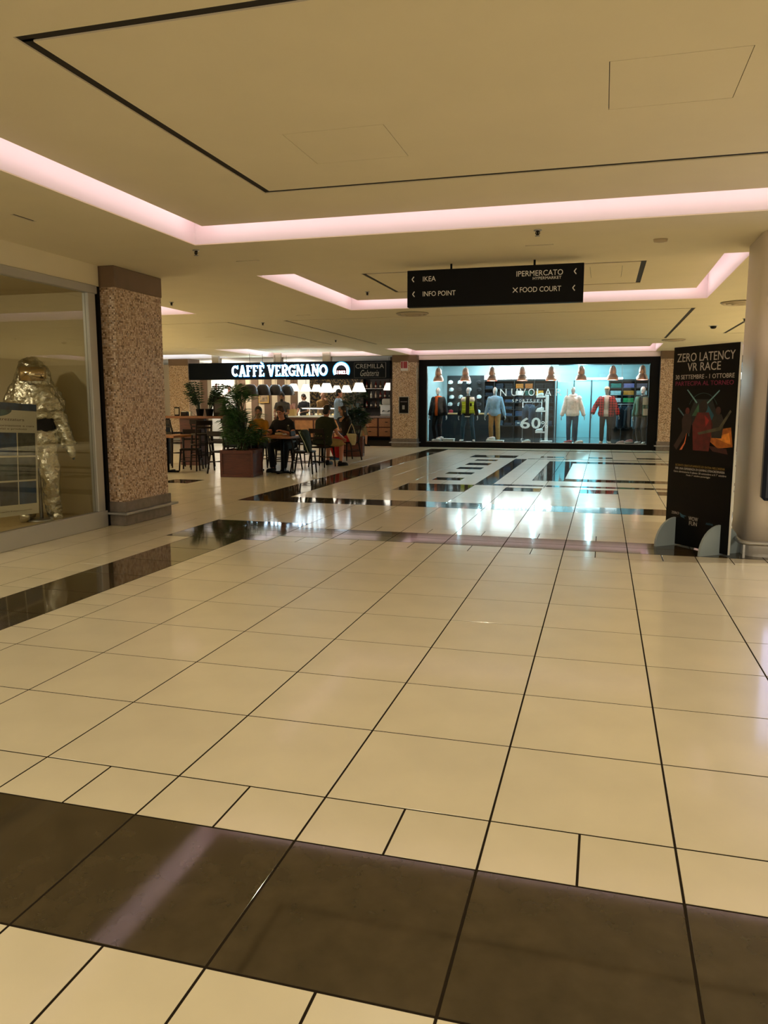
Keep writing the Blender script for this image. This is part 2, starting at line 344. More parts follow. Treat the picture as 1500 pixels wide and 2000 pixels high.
def cove(i, x0, x1, y0, y1, slot=None, hatches=(), panel=True, led=LED):
    root = thing('ceiling_recess', ['wide lit ceiling recess above the foreground', 'lit ceiling recess behind the hanging direction sign', 'small lit ceiling recess left of the mosaic pillar', 'lit ceiling recess before the clothes shop', 'lit ceiling recess before the cafe fascia', 'lit ceiling recess behind the white column', 'lit ceiling recess at the far left of the cafe', 'lit ceiling recess right of the white column'][i], None, kind='structure')
    mb = MB(); t = .02
    mb.box(x0-t, x0, y0-t, y1+t, CZ0+.009, 3.34).box(x1, x1+t, y0-t, y1+t, CZ0+.009, 3.34).box(x0, x1, y0-t, y0, CZ0+.009, 3.34).box(x0, x1, y1, y1+t, CZ0+.009, 3.34)
    mb.build('riser', RISER, root)
    mb = MB(); mb.box(x0+.001, x1-.001, y0+.001, y1-.001, 3.31, 3.338); mb.build('recess_top', RISER, root)
    g = .17; a, b, c, d = x0+g, x1-g, y0+g, y1-g; hs = []
    if slot: hs += ring(*slot)
    for h in hatches: hs.append((h[0]-.004, h[1]+.004, h[2]-.004, h[3]+.004))
    holed(PZ, PZ+.008, (a, b, c, d), hs).build('panel', CEIL, root)
    for h in hatches: MB().box(*h, PZ, PZ+.007).build('access_hatch', CEIL, root)
    if slot:
        mb = MB()
        for r in ring(*slot): mb.box(r[0]-.01, r[1]+.01, r[2]-.01, r[3]+.01, PZ+.009, PZ+.05)
        mb.build('slot', SLOT, root)
    for h in hatches: MB().box(h[0]-.02, h[1]+.02, h[2]-.02, h[3]+.02, PZ+.0085, PZ+.02).build('hatch_frame', SLOT, root)
    z0, z1 = PZ+.010, PZ+.05
    for q in ((a, a+.015, c, d), (b-.015, b, c, d), (a, b, c, c+.015), (a, b, d-.015, d)): MB().box(*q, z0, z1).build('led_strip', led, root)
cove(0, *COVES[0], (-2.95, 1.8, .72, 3.50), [(-.31, .34, 1.73, 2.38), (-2.27, -1.62, 2.26, 2.88)])
cove(1, *COVES[1], (-3.38, .15, 7.42, 9.2), [(-.5, -.12, 7.7, 8.6)])
LEDW = mat('led_strip_white', (1, .86, .86), .5, emit=5.5); LEDC = mat('led_strip_cool', (.80, .90, 1), .5, emit=5.5)
for i in range(2, 8): cove(i, *COVES[i], led=LEDW if i == 4 else LEDC if i == 6 else LED)
# ceiling fittings
spk = [(-4.29, 4.78, CZ0), (-.9, 4.78, CZ0), (-6.69, 8.32, CZ0), (-3.77, 9.0, PZ), (-6.62, 11.49, CZ0), (-6.64, 15.78, CZ0), (2.14, 13.2, CZ0)]
spl = ['ceiling sprinkler beside the corner of the wide recess', 'ceiling sprinkler above the left half of the hanging direction sign', 'ceiling sprinkler beside the mosaic pillar capital', 'ceiling sprinkler in the recess left of the direction sign', 'ceiling sprinkler beyond the mosaic pillar in the soffit', 'ceiling sprinkler nearest the cafe fascia', 'ceiling sprinkler above the black banner']
spl[1] = 'ceiling sprinkler in the soffit above the right half of the direction sign'
for (x, y, z), lb in zip(spk, spl):
    r = thing('sprinkler', lb, 'sprinkler', (x, y, z), group='ceiling sprinklers')
    MB().lathe([(.035, -.008), (.035, 0)], 16).build('rose', STEEL, r)
    MB().tube([(0, 0, -.008), (0, 0, -.045)], .009).tube([(.012, 0, -.01), (.018, 0, -.03), (0, 0, -.05)], .004, 6).tube([(-.012, 0, -.01), (-.018, 0, -.03), (0, 0, -.05)], .004, 6).build('body', BLACK, r)
    MB().lathe([(.022, -.054), (.022, -.05)], 14).build('deflector', STEEL, r)
for x, y, lb in ((-3.5, 10.77, 'round ceiling air diffuser left below the hanging direction sign'), (1.67, 10.67, 'round ceiling air diffuser beside the white column'), (1.3, 17.9, 'round ceiling air diffuser just above the black banner')):
    r = thing('air_diffuser', lb, 'air diffuser', (x, y, CZ0))
    for k, ra in enumerate((.28, .2, .12)): MB().lathe([(ra, -.006-.012*k), (ra-.03, -.03-.008*k), (ra-.06, -.02-.008*k), (ra-.06, 0), (ra, 0)], 28).build('cone', mat('diffuser_paint', (.55, .46, .32), .6), r)
r = thing('smoke_detector', 'dark dome detector on the ceiling above the black banner', 'detector', (1.77, 14.47, CZ0)); MB().lathe([(.03, -.06), (.055, -.045), (.06, -.012), (.075, -.01), (.075, 0)], 20).build('dome', BLACK, r); MB().lathe([(.09, -.01), (.09, 0)], 20).build('mount', WHITE, r)
r = thing('exit_lamp', 'small oval ceiling lamp right of the hanging sign', 'lamp', (.18, 5.49, CZ0)); MB().lathe([(.03, -.03), (.06, -.024), (.065, 0)], 20, M=Matrix.Diagonal((1, .6, 1, 1))).build('body', mat('oval_tan', (.5, .4, .26), .5), r)
# ------------------------------------------------------------------ setting: walls
props(MB().box(-7.9, -5.8, -6.6, 5.28, 2.72, 2.95).build('wall_left', CEIL), 'plain wall strip above the left display window', kind='structure')
props(MB().box(-22, -21.9, -6.6, 30, 0, 3.34).build('wall_far_left', CEIL), 'far left wall of the mall', kind='structure')
TRIMF = mat('facade_pinkish', (.80, .72, .66), .8)
props(MB().box(-6.07, 1.3, 22.27, 22.5, 2.80, 3.34).box(2.15, 9, 22.27, 22.5, 2.80, 3.34).build('wall_back', TRIMF), 'pale wall strip above the clothes shop', kind='structure')
props(MB().box(8.7, 8.8, -6.6, 30, 0, 3.34).build('wall_right', mat('wall_right_dark', (.12, .10, .08), .6)), 'far right wall of the mall', kind='structure')
def pillar(label, x0, x1, y0, y1, rail=True):
    r = thing('pillar', label, None, kind='structure')
    MB().box(x0, x1, y0, y1, .28, 2.715).build('mosaic_shaft', MOSAIC, r)
    MB().cbox(x0-.01, x1+.01, y0-.01, y1+.01, 2.715, 2.949, .006).build('capital', BROWNCAP, r)
    MB().cbox(x0-.025, x1+.025, y0-.025, y1+.025, .0, .28, .008).build('plinth', STONE, r)
    mb = MB(); a, b, c, d = x0-.03, x1+.03, y0-.03, y1+.03
    mb.cbox(a-.06, b+.06, c-.06, c, .135, .165, .006).cbox(a-.06, b+.06, d, d+.06, .135, .165, .006).cbox(a-.06, a, c, d, .135, .165, .006).cbox(b, b+.06, c, d, .135, .165, .006)
    mb.build('bumper_rail', STEEL, r); return r
pillar('beige mosaic pillar beside the left display window', -6.55, -5.62, 5.31, 6.27)
pillar('beige mosaic pillar between cafe and clothes shop', -6.88, -6.08, 22, 22.85)
pillar('beige mosaic pillar right of the clothes shop', 1.31, 2.14, 22.1, 22.9)
pillar('beige mosaic pillar at the left end of the cafe', -15.0, -14.25, 22.0, 22.8)
# ------------------------------------------------------------------ white column with display
def rrect(x0, x1, y0, y1, rad, n=6):
    p = []
    for cx, cy, a in ((x1-rad, y0+rad, -90), (x1-rad, y1-rad, 0), (x0+rad, y1-rad, 90), (x0+rad, y0+rad, 180)):
        for i in range(n+1): t = R(a+90*i/n); p.append((cx+rad*math.cos(t), cy+rad*math.sin(t)))
    return p
RXM = Matrix(((1, 0, 0, 0), (0, 0, 1, 0), (0, 1, 0, 0), (0, 0, 0, 1)))   # swaps y and z so ext() goes upward
r = thing('column', 'white rounded column behind the black banner', None, kind='structure')
c_ = MB().ext(rrect(1.05, 2.05, 5.28, 6.25, .16), .1, 2.949, RXM); c_.sm = [True if len(f) == 4 else False for f in c_.f]
COLW = mat('column_white', (.88, .79, .70), .5)
c_.build('shaft', COLW, r); MB().ext(rrect(1.04, 2.06, 5.27, 6.26, .16), 0, .1, RXM).build('plinth', mat('column_base', (.62, .60, .58), .4), r)
mb = MB(); P = [(x, y, .15) for x, y in rrect(.99, 2.12, 5.15, 6.3, .07, 2)]
mb.tube(P+[P[0]], .022, 8); mb.build('bumper_rail', STEEL, r)
for x, y in ((1.02, 5.17), (1.55, 5.15), (2.09, 5.17), (.99, 5.7), (.99, 6.25)): MB().cbox(x-.012, x+.012, y-.012, y+.012, 0, .15, .003).build('rail_post', STEEL, r)
r = thing('display_screen', 'navy framed display screen on the white column', 'screen', (1.14, 5.25, .54))
MB().cbox(0, .95, -.09, .03, 0, 1.33, .03).build('housing', mat('navy', (.008, .014, .035), .3), r)
MB().box(.09, .87, -.096, -.088, .12, 1.22).build('screen', mat('screen_glow', (.45, .52, 1.0), .4, emit=2.4), r)
# ------------------------------------------------------------------ left display window
wn = thing('window_1', 'tall aluminium framed display window on the left', None, kind='structure')
mb = MB(); mb.cbox(-5.86, -5.78, -6.5, 5.22, .0, .19, .006); mb.build('sill', ALU, wn)
MB().cbox(-5.86, -5.78, -6.5, 5.22, 2.63, 2.72, .006).build('window_frame', ALU, wn)
for y0 in (5.05, 2.2, -.8, -3.8): MB().cbox(-5.86, -5.78, y0, y0+.13, .19, 2.63, .006).build('mullion', ALU, wn)
for y0, y1 in ((2.33, 5.05), (-.67, 2.2), (-3.67, -.8)): MB().box(-5.826, -5.818, y0, y1, .19, 2.63).build('pane', GLASS2, wn)
MB().box(-5.95, -5.80, 5.245, 5.29, 0, 2.72).build('dark_gap', BLACK, wn)
TAN = mat('display_wall_tan', (.46, .38, .22), .8)
props(MB().box(-7.72, -7.66, -6.5, 5.22, .0, 2.95).box(-7.66, -5.87, 5.2, 5.24, 0, 2.72).box(-7.66, -5.87, -6.5, -6.45, 0, 2.72).build('wall_display', TAN), 'tan walls of the left display window', kind='structure')
props(MB().box(-7.66, -5.86, -6.45, 5.2, .0, .13).build('floor_display', mat('display_floor', (.40, .30, .14), .35, var=.1)), 'raised floor of the left display window', kind='structure')
props(MB().box(-7.66, -5.86, -6.45, 5.2, 2.66, 2.7).build('ceiling_display', TAN), 'ceiling of the left display window', kind='structure')
# poster inside the glass (tilted slightly)
po = thing('poster', 'white safety poster with blue photo grid in left window', 'poster', (-5.90, 3.62, .32), R(90))
po.rotation_euler = (0, R(3), R(90))
MB().box(-.25, .60, 0, .006, 0, 1.12).build('sheet', mat('poster_paper', (.62, .60, .50), .6), po)
BL = [mat('photo_blue', (.01, .045, .12), .4, var=.6, vscale=9), mat('photo_teal', (.03, .055, .06), .4, var=.7, vscale=12), mat('photo_slate', (.02, .028, .04), .4, var=.7, vscale=14), mat('photo_olive', (.045, .05, .035), .4, var=.7, vscale=14)]
for i in range(3):
    for j in range(3):
        x = -.2+.262*i; z = .11+.245*j; MB().box(x, x+.245, -.002, 0, z, z+.228).build('photo', BL[(i*2+j*3+(j == 2)) % 4 if not (i == 1 and j == 2) else 0], po)
MB().box(-.25, .60, -.002, 0, 1.05, 1.12).build('header', BL[0], po); MB().ext([(-.25+.01, 1.05)]+[(.0+.25*math.cos(t), 1.05-.07*math.sin(t)) for t in [math.pi*(1-k/12) for k in range(13)]], -.0022, 0).build('header_picture', mat('photo_sea', (.05, .13, .13), .4, var=.6, vscale=7), po)
PT = mat('poster_ink', (.10, .06, .05), .7)
for s_, z, x1 in (('nostra attrezzatura', .945, .42), ('sicurezza, formazione e cura', .885, .56), ('lavoro, servizi e prodotti', .852, .45)): text(s_, 'lettering', PT, po, -.2, x1, z, z+.022, -.001, .0005)
text('vieni a scoprire il nostro mondo', 'lettering', PT, po, -.1, .5, .04, .055, -.001, .0005)
# ------------------------------------------------------------------ clothes shop
wn = thing('window_2', 'black framed clothes shop window', None, kind='structure')
FX0, FX1 = -6.07, 1.30
mb = MB(); mb.box(FX0, FX1, 22.3, 22.5, 2.60, 2.80).box(FX0, FX1, 22.3, 22.5, .0, .17).box(FX0, -5.82, 22.3, 22.5, .17, 2.6).box(1.02, FX1, 22.3, 22.5, .17, 2.6); mb.build('window_frame', BLACK, wn)
MB().cbox(-5.82, 1.02, 22.34, 22.37, .17, .19, .004).box(-5.82, -5.80, 22.34, 22.37, .19, 2.6).build('bead', STEEL, wn)
for x0, x1 in ((-5.8, -3.955), (-3.95, -3.035), (-3.03, -.945), (-.94, 1.02)): MB().box(x0, x1, 22.42, 22.43, .19, 2.6).build('pane', GLASS, wn)
DEC = mat('glass_lettering', (.92, .94, .94), .6)
_n = DEC.node_tree; _t = _n.nodes.new('ShaderNodeBsdfTranslucent'); _t.inputs[0].default_value = (.95, .97, .97, 1); _a = _n.nodes.new('ShaderNodeMixShader'); _a.inputs[0].default_value = .55
_n.links.new(_n.nodes['Principled BSDF'].outputs[0], _a.inputs[1]); _n.links.new(_t.outputs[0], _a.inputs[2]); _n.links.new(_a.outputs[0], _n.nodes['Material Output'].inputs[0])
for ch, x in zip('NUVOLARI', (-3.35, -3.0, -2.74, -2.47, -2.21, -1.96, -1.63, -1.37)): text(ch, 'lettering', DEC, wn, x-(.10 if ch != 'I' else .018), x+(.10 if ch != 'I' else .018), 1.645, 1.87, 22.412, .002)
for k, ch in enumerate('SPORTSWEAR'): text(ch, 'lettering', DEC, wn, -3.07+.112*k, -3.00+.112*k, 1.45, 1.54, 22.412, .002)
text('6', 'lettering', DEC, wn, -2.80, -2.49, .62, .97, 22.412, .002, off=.02); text('0', 'lettering', DEC, wn, -2.45, -2.16, .62, .97, 22.412, .002, off=.02); text('%', 'lettering', DEC, wn, -2.14, -1.93, .64, .86, 22.412, .002)
text('-', 'lettering', DEC, wn, -2.90, -2.82, .78, .81, 22.412, .002)
wn3 = thing('window_3', 'dark shop window seen beside the white column', None, kind='structure')
MB().box(2.15, 8.7, 22.3, 22.5, 2.6, 2.8).box(2.15, 8.7, 22.3, 22.5, 0, .17).box(2.15, 2.3, 22.3, 22.5, .17, 2.6).build('window_frame', BLACK, wn3)
for x0, x1 in ((2.3, 4.4), (4.41, 6.5), (6.51, 8.7)): MB().box(x0, x1, 22.42, 22.43, .17, 2.6).build('pane', GLASS, wn3)
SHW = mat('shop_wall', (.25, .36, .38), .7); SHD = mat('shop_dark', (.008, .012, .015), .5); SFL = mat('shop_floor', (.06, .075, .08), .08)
props(MB().box(-6.5, 8.7, 28.3, 28.4, 0, 3.3).build('wall_shop_back', SHW), 'pale back wall of the clothes shop', kind='structure')
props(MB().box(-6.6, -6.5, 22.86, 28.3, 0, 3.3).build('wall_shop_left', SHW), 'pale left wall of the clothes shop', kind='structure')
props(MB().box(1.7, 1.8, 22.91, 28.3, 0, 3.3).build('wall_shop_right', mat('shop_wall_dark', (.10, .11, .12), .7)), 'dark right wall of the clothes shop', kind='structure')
props(MB().box(-6.5, 8.7, 22.5, 28.3, -.0, .15).build('floor_shop', SFL), 'glossy dark floor of the clothes shop', kind='structure')
props(MB().box(-6.5, 1.7, 22.5, 28.3, 3.0, 3.05).build('ceiling_shop', mat('shop_ceiling', (.30, .40, .41), .8)), 'pale ceiling of the clothes shop', kind='structure')
props(MB().box(1.8, 8.7, 22.5, 28.3, 3.0, 3.05).box(1.8, 8.7, 25.0, 25.1, .15, 3.0).build('wall_shop_navy', mat('navy_wall', (.012, .022, .05), .5)), 'navy interior of the right hand shop', kind='structure')
# shop fittings
sl = thing('linear_lamp', 'long white light strip on the shop back wall', 'lamp', (-3.5, 27.5, 2.32)); MB().cbox(-1.45, 1.45, -.05, .05, 0, .14, .01).build('diffuser', mat('strip_light', (.9, 1, 1), .5, emit=42), sl); MB().box(-1.0, -.96, -.01, .01, .1, .66).build('hanger', STEEL, sl); MB().box(.96, 1.0, -.01, .01, .1, .66).build('hanger', STEEL, sl)
sl = thing('linear_lamp', 'light strip over the right shelves in the shop', 'lamp', (-.4, 26.6, 2.26)); MB().cbox(-.85, .75, -.05, .05, 0, .06, .01).build('diffuser', mat('strip_light_dim', (.9, 1, 1), .5, emit=9), sl); MB().box(-.8, -.77, -.01, .01, .06, .74).build('hanger', STEEL, sl); MB().box(.7, .73, -.01, .01, .06, .74).build('hanger', STEEL, sl)
for k, (x, y) in enumerate(((-5.3, 26.6), (-4.0, 26.9), (-4.9, 24.9), (-3.5, 25.2), (-2.5, 26.9))):  # unseen glowing panels, added to widen the glare on the mall floor
    q = thing('fill_light_panel', 'added cool light panel in the shop ceiling, '+['back left', 'back middle', 'front left', 'front middle', 'back right'][k], 'lamp', (x, y, 2.985), group='added light panels in the clothes shop')
    MB().cbox(-.62, .62, -.32, .32, 0, .016, .004).build('frame', WHITE, q); MB().box(-.58, .58, -.28, .28, -.006, .002).build('diffuser', mat('panel_glow', (.82, .97, 1), .5, emit=17), q)
for k, (x, y) in enumerate(((-5.2, 23.6), (-4.8, 24.6), (-4.4, 23.5), (-4.05, 23.4), (-3.7, 24.4), (-3.4, 23.6), (-3.05, 24.5), (-2.7, 23.6), (-2.3, 24.4), (-.9, 23.75), (-.2, 23.75), (.6, 23.75))):
    r = thing('track_spotlight', 'white spotlight under the shop ceiling, number '+'one two three four five six seven eight nine ten eleven twelve'.split()[k]+' from the left', 'lamp', (x, y, 2.999), group='spotlights in the clothes shop')
    MB().cbox(-.09, .09, -.09, .09, -.03, 0, .01).build('mount', STEEL, r); MB().lathe([(.07, -.16), (.07, -.05), (.04, -.03)], 16).build('body', STEEL, r); MB().lathe([(.066, -.17), (.066, -.161)], 16).build('lens', CBULB if k < 9 else mat('cool_bulb_dim', (.85, .97, 1), .5, emit=12), r)
def garments(root_name, spots, labels_group): pass
FOLD = {}
def folded(x, y, z, w, h, c, label, group):
    key = (c, round(w, 2), round(h, 2))
    if key in FOLD: return dup(FOLD[key], (x, y, z), 0, label, group)
    mb = MB(); n = max(1, round(h/.045))
    for k in range(n): mb.cbox(-w/2+.004*(k % 2), w/2-.004*(k % 2), -.13, .13, h*k/n, h*(k+1)/n-.002, .012)
    o = props(mb.build('folded_clothes', cloth(c)), label, 'clothes', group); o.location = (x, y, z); FOLD[key] = o; return o
def shelf_unit(x0, x1, y, z0, zs, cols, label, m, depth=.4):
    r = thing('shelf_unit', label, 'shelf', (x0, y, 0)); W = x1-x0
    MB().box(0, W, depth-.02, depth, .15, zs[-1]+.05).build('back_panel', m, r)
    for k in range(cols+1): MB().box(W*k/cols-.015, W*k/cols+.015, 0, depth-.02, .15, zs[-1]+.05).build('upright', m, r)
    for z in zs:
        for k in range(cols): MB().box(W*k/cols+.015, W*(k+1)/cols-.015, 0, depth-.02, z-.03, z).build('shelf', m, r)
    return r
zsA = [.6, .95, 1.2, 1.45, 1.7, 1.95, 2.25]
shelf_unit(-4.9, -2.0, 26.4, 0, zsA, 4, 'dark shelf unit of folded clothes behind the lettering', SHD)
for k in range(4):
    for j, z in enumerate(zsA[:-1]):
        xc = -4.9+2.9*(k+.5)/4
        for q in (-.17, .17):
            c = random.choice(['#12202e', '#1c2a38', '#0f1519', '#26394a', '#2c4460', '#15181c', '#34495a'])
            lb = 'dark folded clothes, '+('left' if q < 0 else 'right')+' stack, '+'first second third fourth'.split()[k]+' bay, '+'lowest second third fourth fifth top'.split()[j]+' shelf behind lettering'
            if (k, j) in ((2, 5), (2, 4), (3, 4)):
                c = {(2, 5, -.17): '#b0702a', (2, 5, .17): '#a8652c', (2, 4, -.17): '#e8e6e0', (2, 4, .17): '#1f5a50', (3, 4, -.17): '#e0a23c', (3, 4, .17): '#2a2a2a'}[(k, j, q)]
                lb = {'#b0702a': 'orange folded clothes on the top shelf, left', '#a8652c': 'rust folded clothes on the top shelf, right', '#e8e6e0': 'white folded clothes above the lettering', '#1f5a50': 'green folded clothes above the lettering', '#e0a23c': 'yellow folded clothes above the lettering', '#2a2a2a': 'black folded clothes right of the yellow stack'}[c]
            folded(xc+q, 26.53, z, .28, random.choice((.1, .14, .18)) if lb.startswith('dark folded') else .17, c, lb, 'folded clothes on the left shelves')
zsB = [.6, .9, 1.18, 1.45, 1.7, 1.95, 2.2]
shelf_unit(-.1, 1.2, 26.0, 0, zsB, 3, 'dark shelf unit of folded clothes on the right', SHD)
cB = {(0, 4): '#b8dce0', (1, 4): '#d08a30', (2, 4): '#a8bcc0', (0, 5): '#2f8a80', (1, 5): '#8a80b8', (2, 5): '#7a6a7a', (1, 3): '#2f9a5a', (0, 3): '#dfe8ea', (2, 3): '#2a7a4a'}
lB = {'#b8dce0': 'pale blue folded clothes on the right shelves', '#d08a30': 'orange folded clothes on the right shelves', '#a8bcc0': 'grey folded clothes beside the orange stack', '#2f8a80': 'teal folded clothes on the right shelves', '#8a80b8': 'lilac folded clothes on the right shelves', '#7a6a7a': 'mauve folded clothes on the right shelves', '#2f9a5a': 'bright green folded clothes on the right shelves', '#dfe8ea': 'white folded clothes on the right shelves', '#2a7a4a': 'dark green folded clothes on the right shelves'}
for k in range(3):
    for j in range(6):
        c = cB.get((k, j), random.choice(['#12202e', '#1c2a38', '#26394a']))
        folded(-.1+1.3*(k+.5)/3, 26.13, zsB[j], .36, .15, c, lB.get(c, 'dark folded clothes, '+'left middle right'.split()[k]+' bay, '+'lowest second third fourth fifth top'.split()[j]+' shelf of the right unit'), 'folded clothes on the right shelves')
pt_ = thing('partition', 'pale cyan panelled partition behind the cream hoodie mannequin', 'partition', (-1.95, 27.3, .15)); PCY = mat('partition_cyan', (.20, .50, .56), .3)
for k in range(3): MB().cbox(.62*k, .62*k+.58, 0, .04, .0, 2.05, .006).build('panel', PCY, pt_)
for k in range(4): MB().cbox(.62*k-.04, .62*k, -.03, .07, 0, 2.1, .004).build('post', SHD, pt_)
for k in range(5):
    q = props(MB().cbox(-1.9, 1.69, 23.2+.9*k, 23.3+.9*k, 2.78, 2.95, .005).build('ceiling_beam', SHD), ['first', 'second', 'third', 'fourth', 'fifth'][k]+' dark ceiling beam from the glass, right half of the shop', 'beam', 'dark beams under the shop ceiling')
    MB().cbox(-1.85, -1.80, 23.22+.9*k, 23.28+.9*k, 2.95, 3.0, .003).build('hanger', SHD, q); MB().cbox(1.5, 1.55, 23.22+.9*k, 23.28+.9*k, 2.95, 3.0, .003).build('hanger', SHD, q)
# gondola and cap wall
r = thing('display_counter', 'low navy counter with tan top in the clothes shop', 'counter', (-6.1, 24.0, .15)); MB().box(0, 2.15, 0, .55, 0, .88).build('body', mat('gondola_navy', (.012, .024, .034), .35), r); MB().cbox(-.01, 2.16, -.02, .57, .88, .93, .008).build('top', mat('gondola_top', (.55, .36, .16), .4), r)
r = thing('cap_board', 'black board of caps behind the counter', 'board', (-5.75, 25.4, .15)); MB().cbox(0, 1.35, 0, .06, 0, 2.25, .01).build('board', SHD, r)
capw = ['#dfe4e4', '#e8e8e8', '#1a1c20', '#c8d2d4', '#a03038']
CAP = {}
for k in range(4):
    for j in range(5):
        c = random.choice(capw); x, z = -5.58+.33*k+random.uniform(-.03, .03), 1.12+.26*j
        lb = {'#dfe4e4': 'white', '#e8e8e8': 'white', '#1a1c20': 'black', '#c8d2d4': 'grey', '#a03038': 'red'}[c]+' cap, '+'first second third fourth'.split()[k]+' column, '+'lowest second third fourth top'.split()[j]+' row on the black board'
        if c in CAP: dup(CAP[c], (x, 25.408, z), 0, lb)
        else:
            q = thing('cap', lb, 'cap', (x, 25.408, z), group='caps on the shop board'); CAP[c] = q
            MB().ell((0, -.10, 0), (.09, .10, .075), 12).build('crown', cloth(c), q); MB().ell((0, -.20, -.045), (.085, .08, .012), 12).build('brim', cloth(c), q)
# garment racks
def jacket(x, y, z, c, label, rz=0):
    r = thing('hanging_jacket', label, 'clothes', (x, y, z), rz, 'clothes hanging on shop racks')
    MB().loft([((0, 0, -.75), .22, .05, (1, 0, 0), (0, 1, 0)), ((0, 0, -.4), .21, .06, (1, 0, 0), (0, 1, 0)), ((0, 0, -.12), .21, .06, (1, 0, 0), (0, 1, 0)), ((0, 0, -.04), .08, .04, (1, 0, 0), (0, 1, 0))], 12).tube([(-.19, 0, -.13), (-.25, 0, -.5), (-.25, 0, -.68)], [.055, .05, .045], 8).tube([(.19, 0, -.13), (.25, 0, -.5), (.25, 0, -.68)], [.055, .05, .045], 8).build('garment', cloth(c), r, .02, 3)
    MB().tube([(0, 0, -.05), (0, 0, .0), (.02, 0, .03), (.0, 0, .05)], .004, 6).build('hanger', STEEL, r); return r
def rack(x0, x1, y, z, label):
    r = thing('clothes_rack', label, 'rack', (x0, y, .15)); W = x1-x0
    MB().tube([(0, 0, z-.15), (W, 0, z-.15)], .013).build('rail', STEEL, r)
    for x in (0, W): MB().tube([(x, 0, .02), (x, 0, z-.15)], .013).build('post', STEEL, r); MB().cbox(x-.03, x+.03, -.2, .2, 0, .03, .008).build('foot', STEEL, r)
rack(-.1, 1.05, 24.4, 1.38, 'steel clothes rack behind the red plaid mannequin')
for k, c in enumerate(('#1b2430', '#2f3f4d', '#141a20', '#5d7a88', '#20303a')): jacket(.02+.24*k, 24.4, 1.33, c, ['navy jacket hanging on the right rack', 'slate jacket hanging on the right rack', 'black jacket hanging on the right rack', 'grey blue jacket hanging on the right rack', 'dark teal jacket hanging on the right rack'][k], R(70))
rack(-3.0, -2.35, 25.2, 1.45, 'steel clothes rack behind the blue shirt mannequin')
for k, c in enumerate(('#1c2b3a', '#23364a', '#101820')): jacket(-2.88+.22*k, 25.2, 1.4, c, ['navy shirt hanging behind the lettering', 'blue shirt hanging behind the lettering', 'black shirt hanging behind the lettering'][k], R(70))
r = thing('shoe_stand', 'white shoe display pole behind the glass lettering', 'stand', (-2.08, 23.9, .15)); MB().cbox(-.05, .05, -.05, .05, 0, 1.55, .01).build('pole', WHITEG, r); MB().cbox(-.2, .2, -.15, .15, 0, .03, .01).build('base', WHITEG, r)
for z in (.28, .98, 1.45): MB().cbox(-.36, -.05, -.06, .06, z, z+.05, .008).build('arm', WHITEG, r)
def sneaker(x, y, z, rz, c, label, s=1):
    q = thing('sneaker', label, 'shoe', (x, y, z), rz, 'sneakers in the shop window', s=s)
    MB().tube([(.13, 0, .03), (.05, 0, .03), (-.08, 0, .028), (-.15, 0, .025)], [.03, .045, .05, .03], 10, flat=.55).build('sole', WHITEG, q)
    MB().tube([(.12, 0, .06), (.06, 0, .075), (-.03, 0, .06), (-.12, 0, .045)], [.04, .046, .042, .028], 10).build('upper', cloth(c), q)
def shoe_box(x, y, z, c, label, w=.36, h=.11):
    q = thing('shoe_box', label, 'box', (x, y, z), group='shoe boxes in the shop window'); MB().cbox(-w/2, w/2, -.12, .12, 0, h*.75, .006).build('body', mat('box_'+c, c, .6), q); MB().cbox(-w/2-.008, w/2+.008, -.128, .128, h*.75, h, .006).build('lid', mat('box_'+c, c, .6), q)
shoe_box(-5.17, 22.85, .15, '#dfe6e8', 'white shoe box beside the orange shirt mannequin'); sneaker(-5.55, 22.72, .15, 0, '#e8ecec', 'white sneaker left of the first white shoe box'); sneaker(-5.5, 22.95, .20, .5, '#dfe3e4', 'white sneaker leaning behind the first white sneaker')
shoe_box(-3.62, 22.70, .15, '#eef2f2', 'low white box before the blue shirt mannequin', .55, .08); sneaker(-3.75, 22.70, .23, .2, '#e6eaea', 'pale sneaker on the low white box')
sneaker(-2.62, 22.75, .15, .3, '#d8e2e4', 'white sneaker under the big percent lettering'); sneaker(-1.32, 22.7, .15, .1, '#b06070', 'pink sneaker before the cream hoodie mannequin'); sneaker(-.98, 22.72, .15, .1, '#e6e6e6', 'white sneaker right of the pink sneaker')
sneaker(.28, 22.8, .15, .2, '#c8c0c8', 'grey sneaker near the green jacket mannequin'); sneaker(.52, 22.75, .19, .5, '#b88a94', 'rose sneaker near the green jacket mannequin')
for k, (x, z, c, lb) in enumerate(((-2.36, 1.6, '#cfe4e8', 'pale shoe on the top arm of the white pole'), (-2.34, 1.13, '#e4ecee', 'white shoe on the middle arm of the white pole'), (-2.36, .43, '#e4ecee', 'white shoe on the lowest arm of the white pole'))):
    sneaker(x+.05, 23.9, z+.05+.0, .1, c, lb, .9)
# wall pictures at the left of the shop
for k, (y, z, h) in enumerate(((23.3, 1.4, .9), (23.9, 1.5, .8), (24.6, 1.6, .7))):
    q = thing('wall_picture', ['tall dark picture nearest the shop window', 'second dark picture on the shop side wall', 'third dark picture on the shop side wall'][k], 'picture', (-6.5, y, z)); MB().cbox(0, .03, -.18, .18, 0, h, .006).build('frame', BLACK, q); MB().box(.03, .032, -.15, .15, .03, h-.03).build('print', mat('print_grey', (.25, .32, .35), .5, var=.6, vscale=5), q)
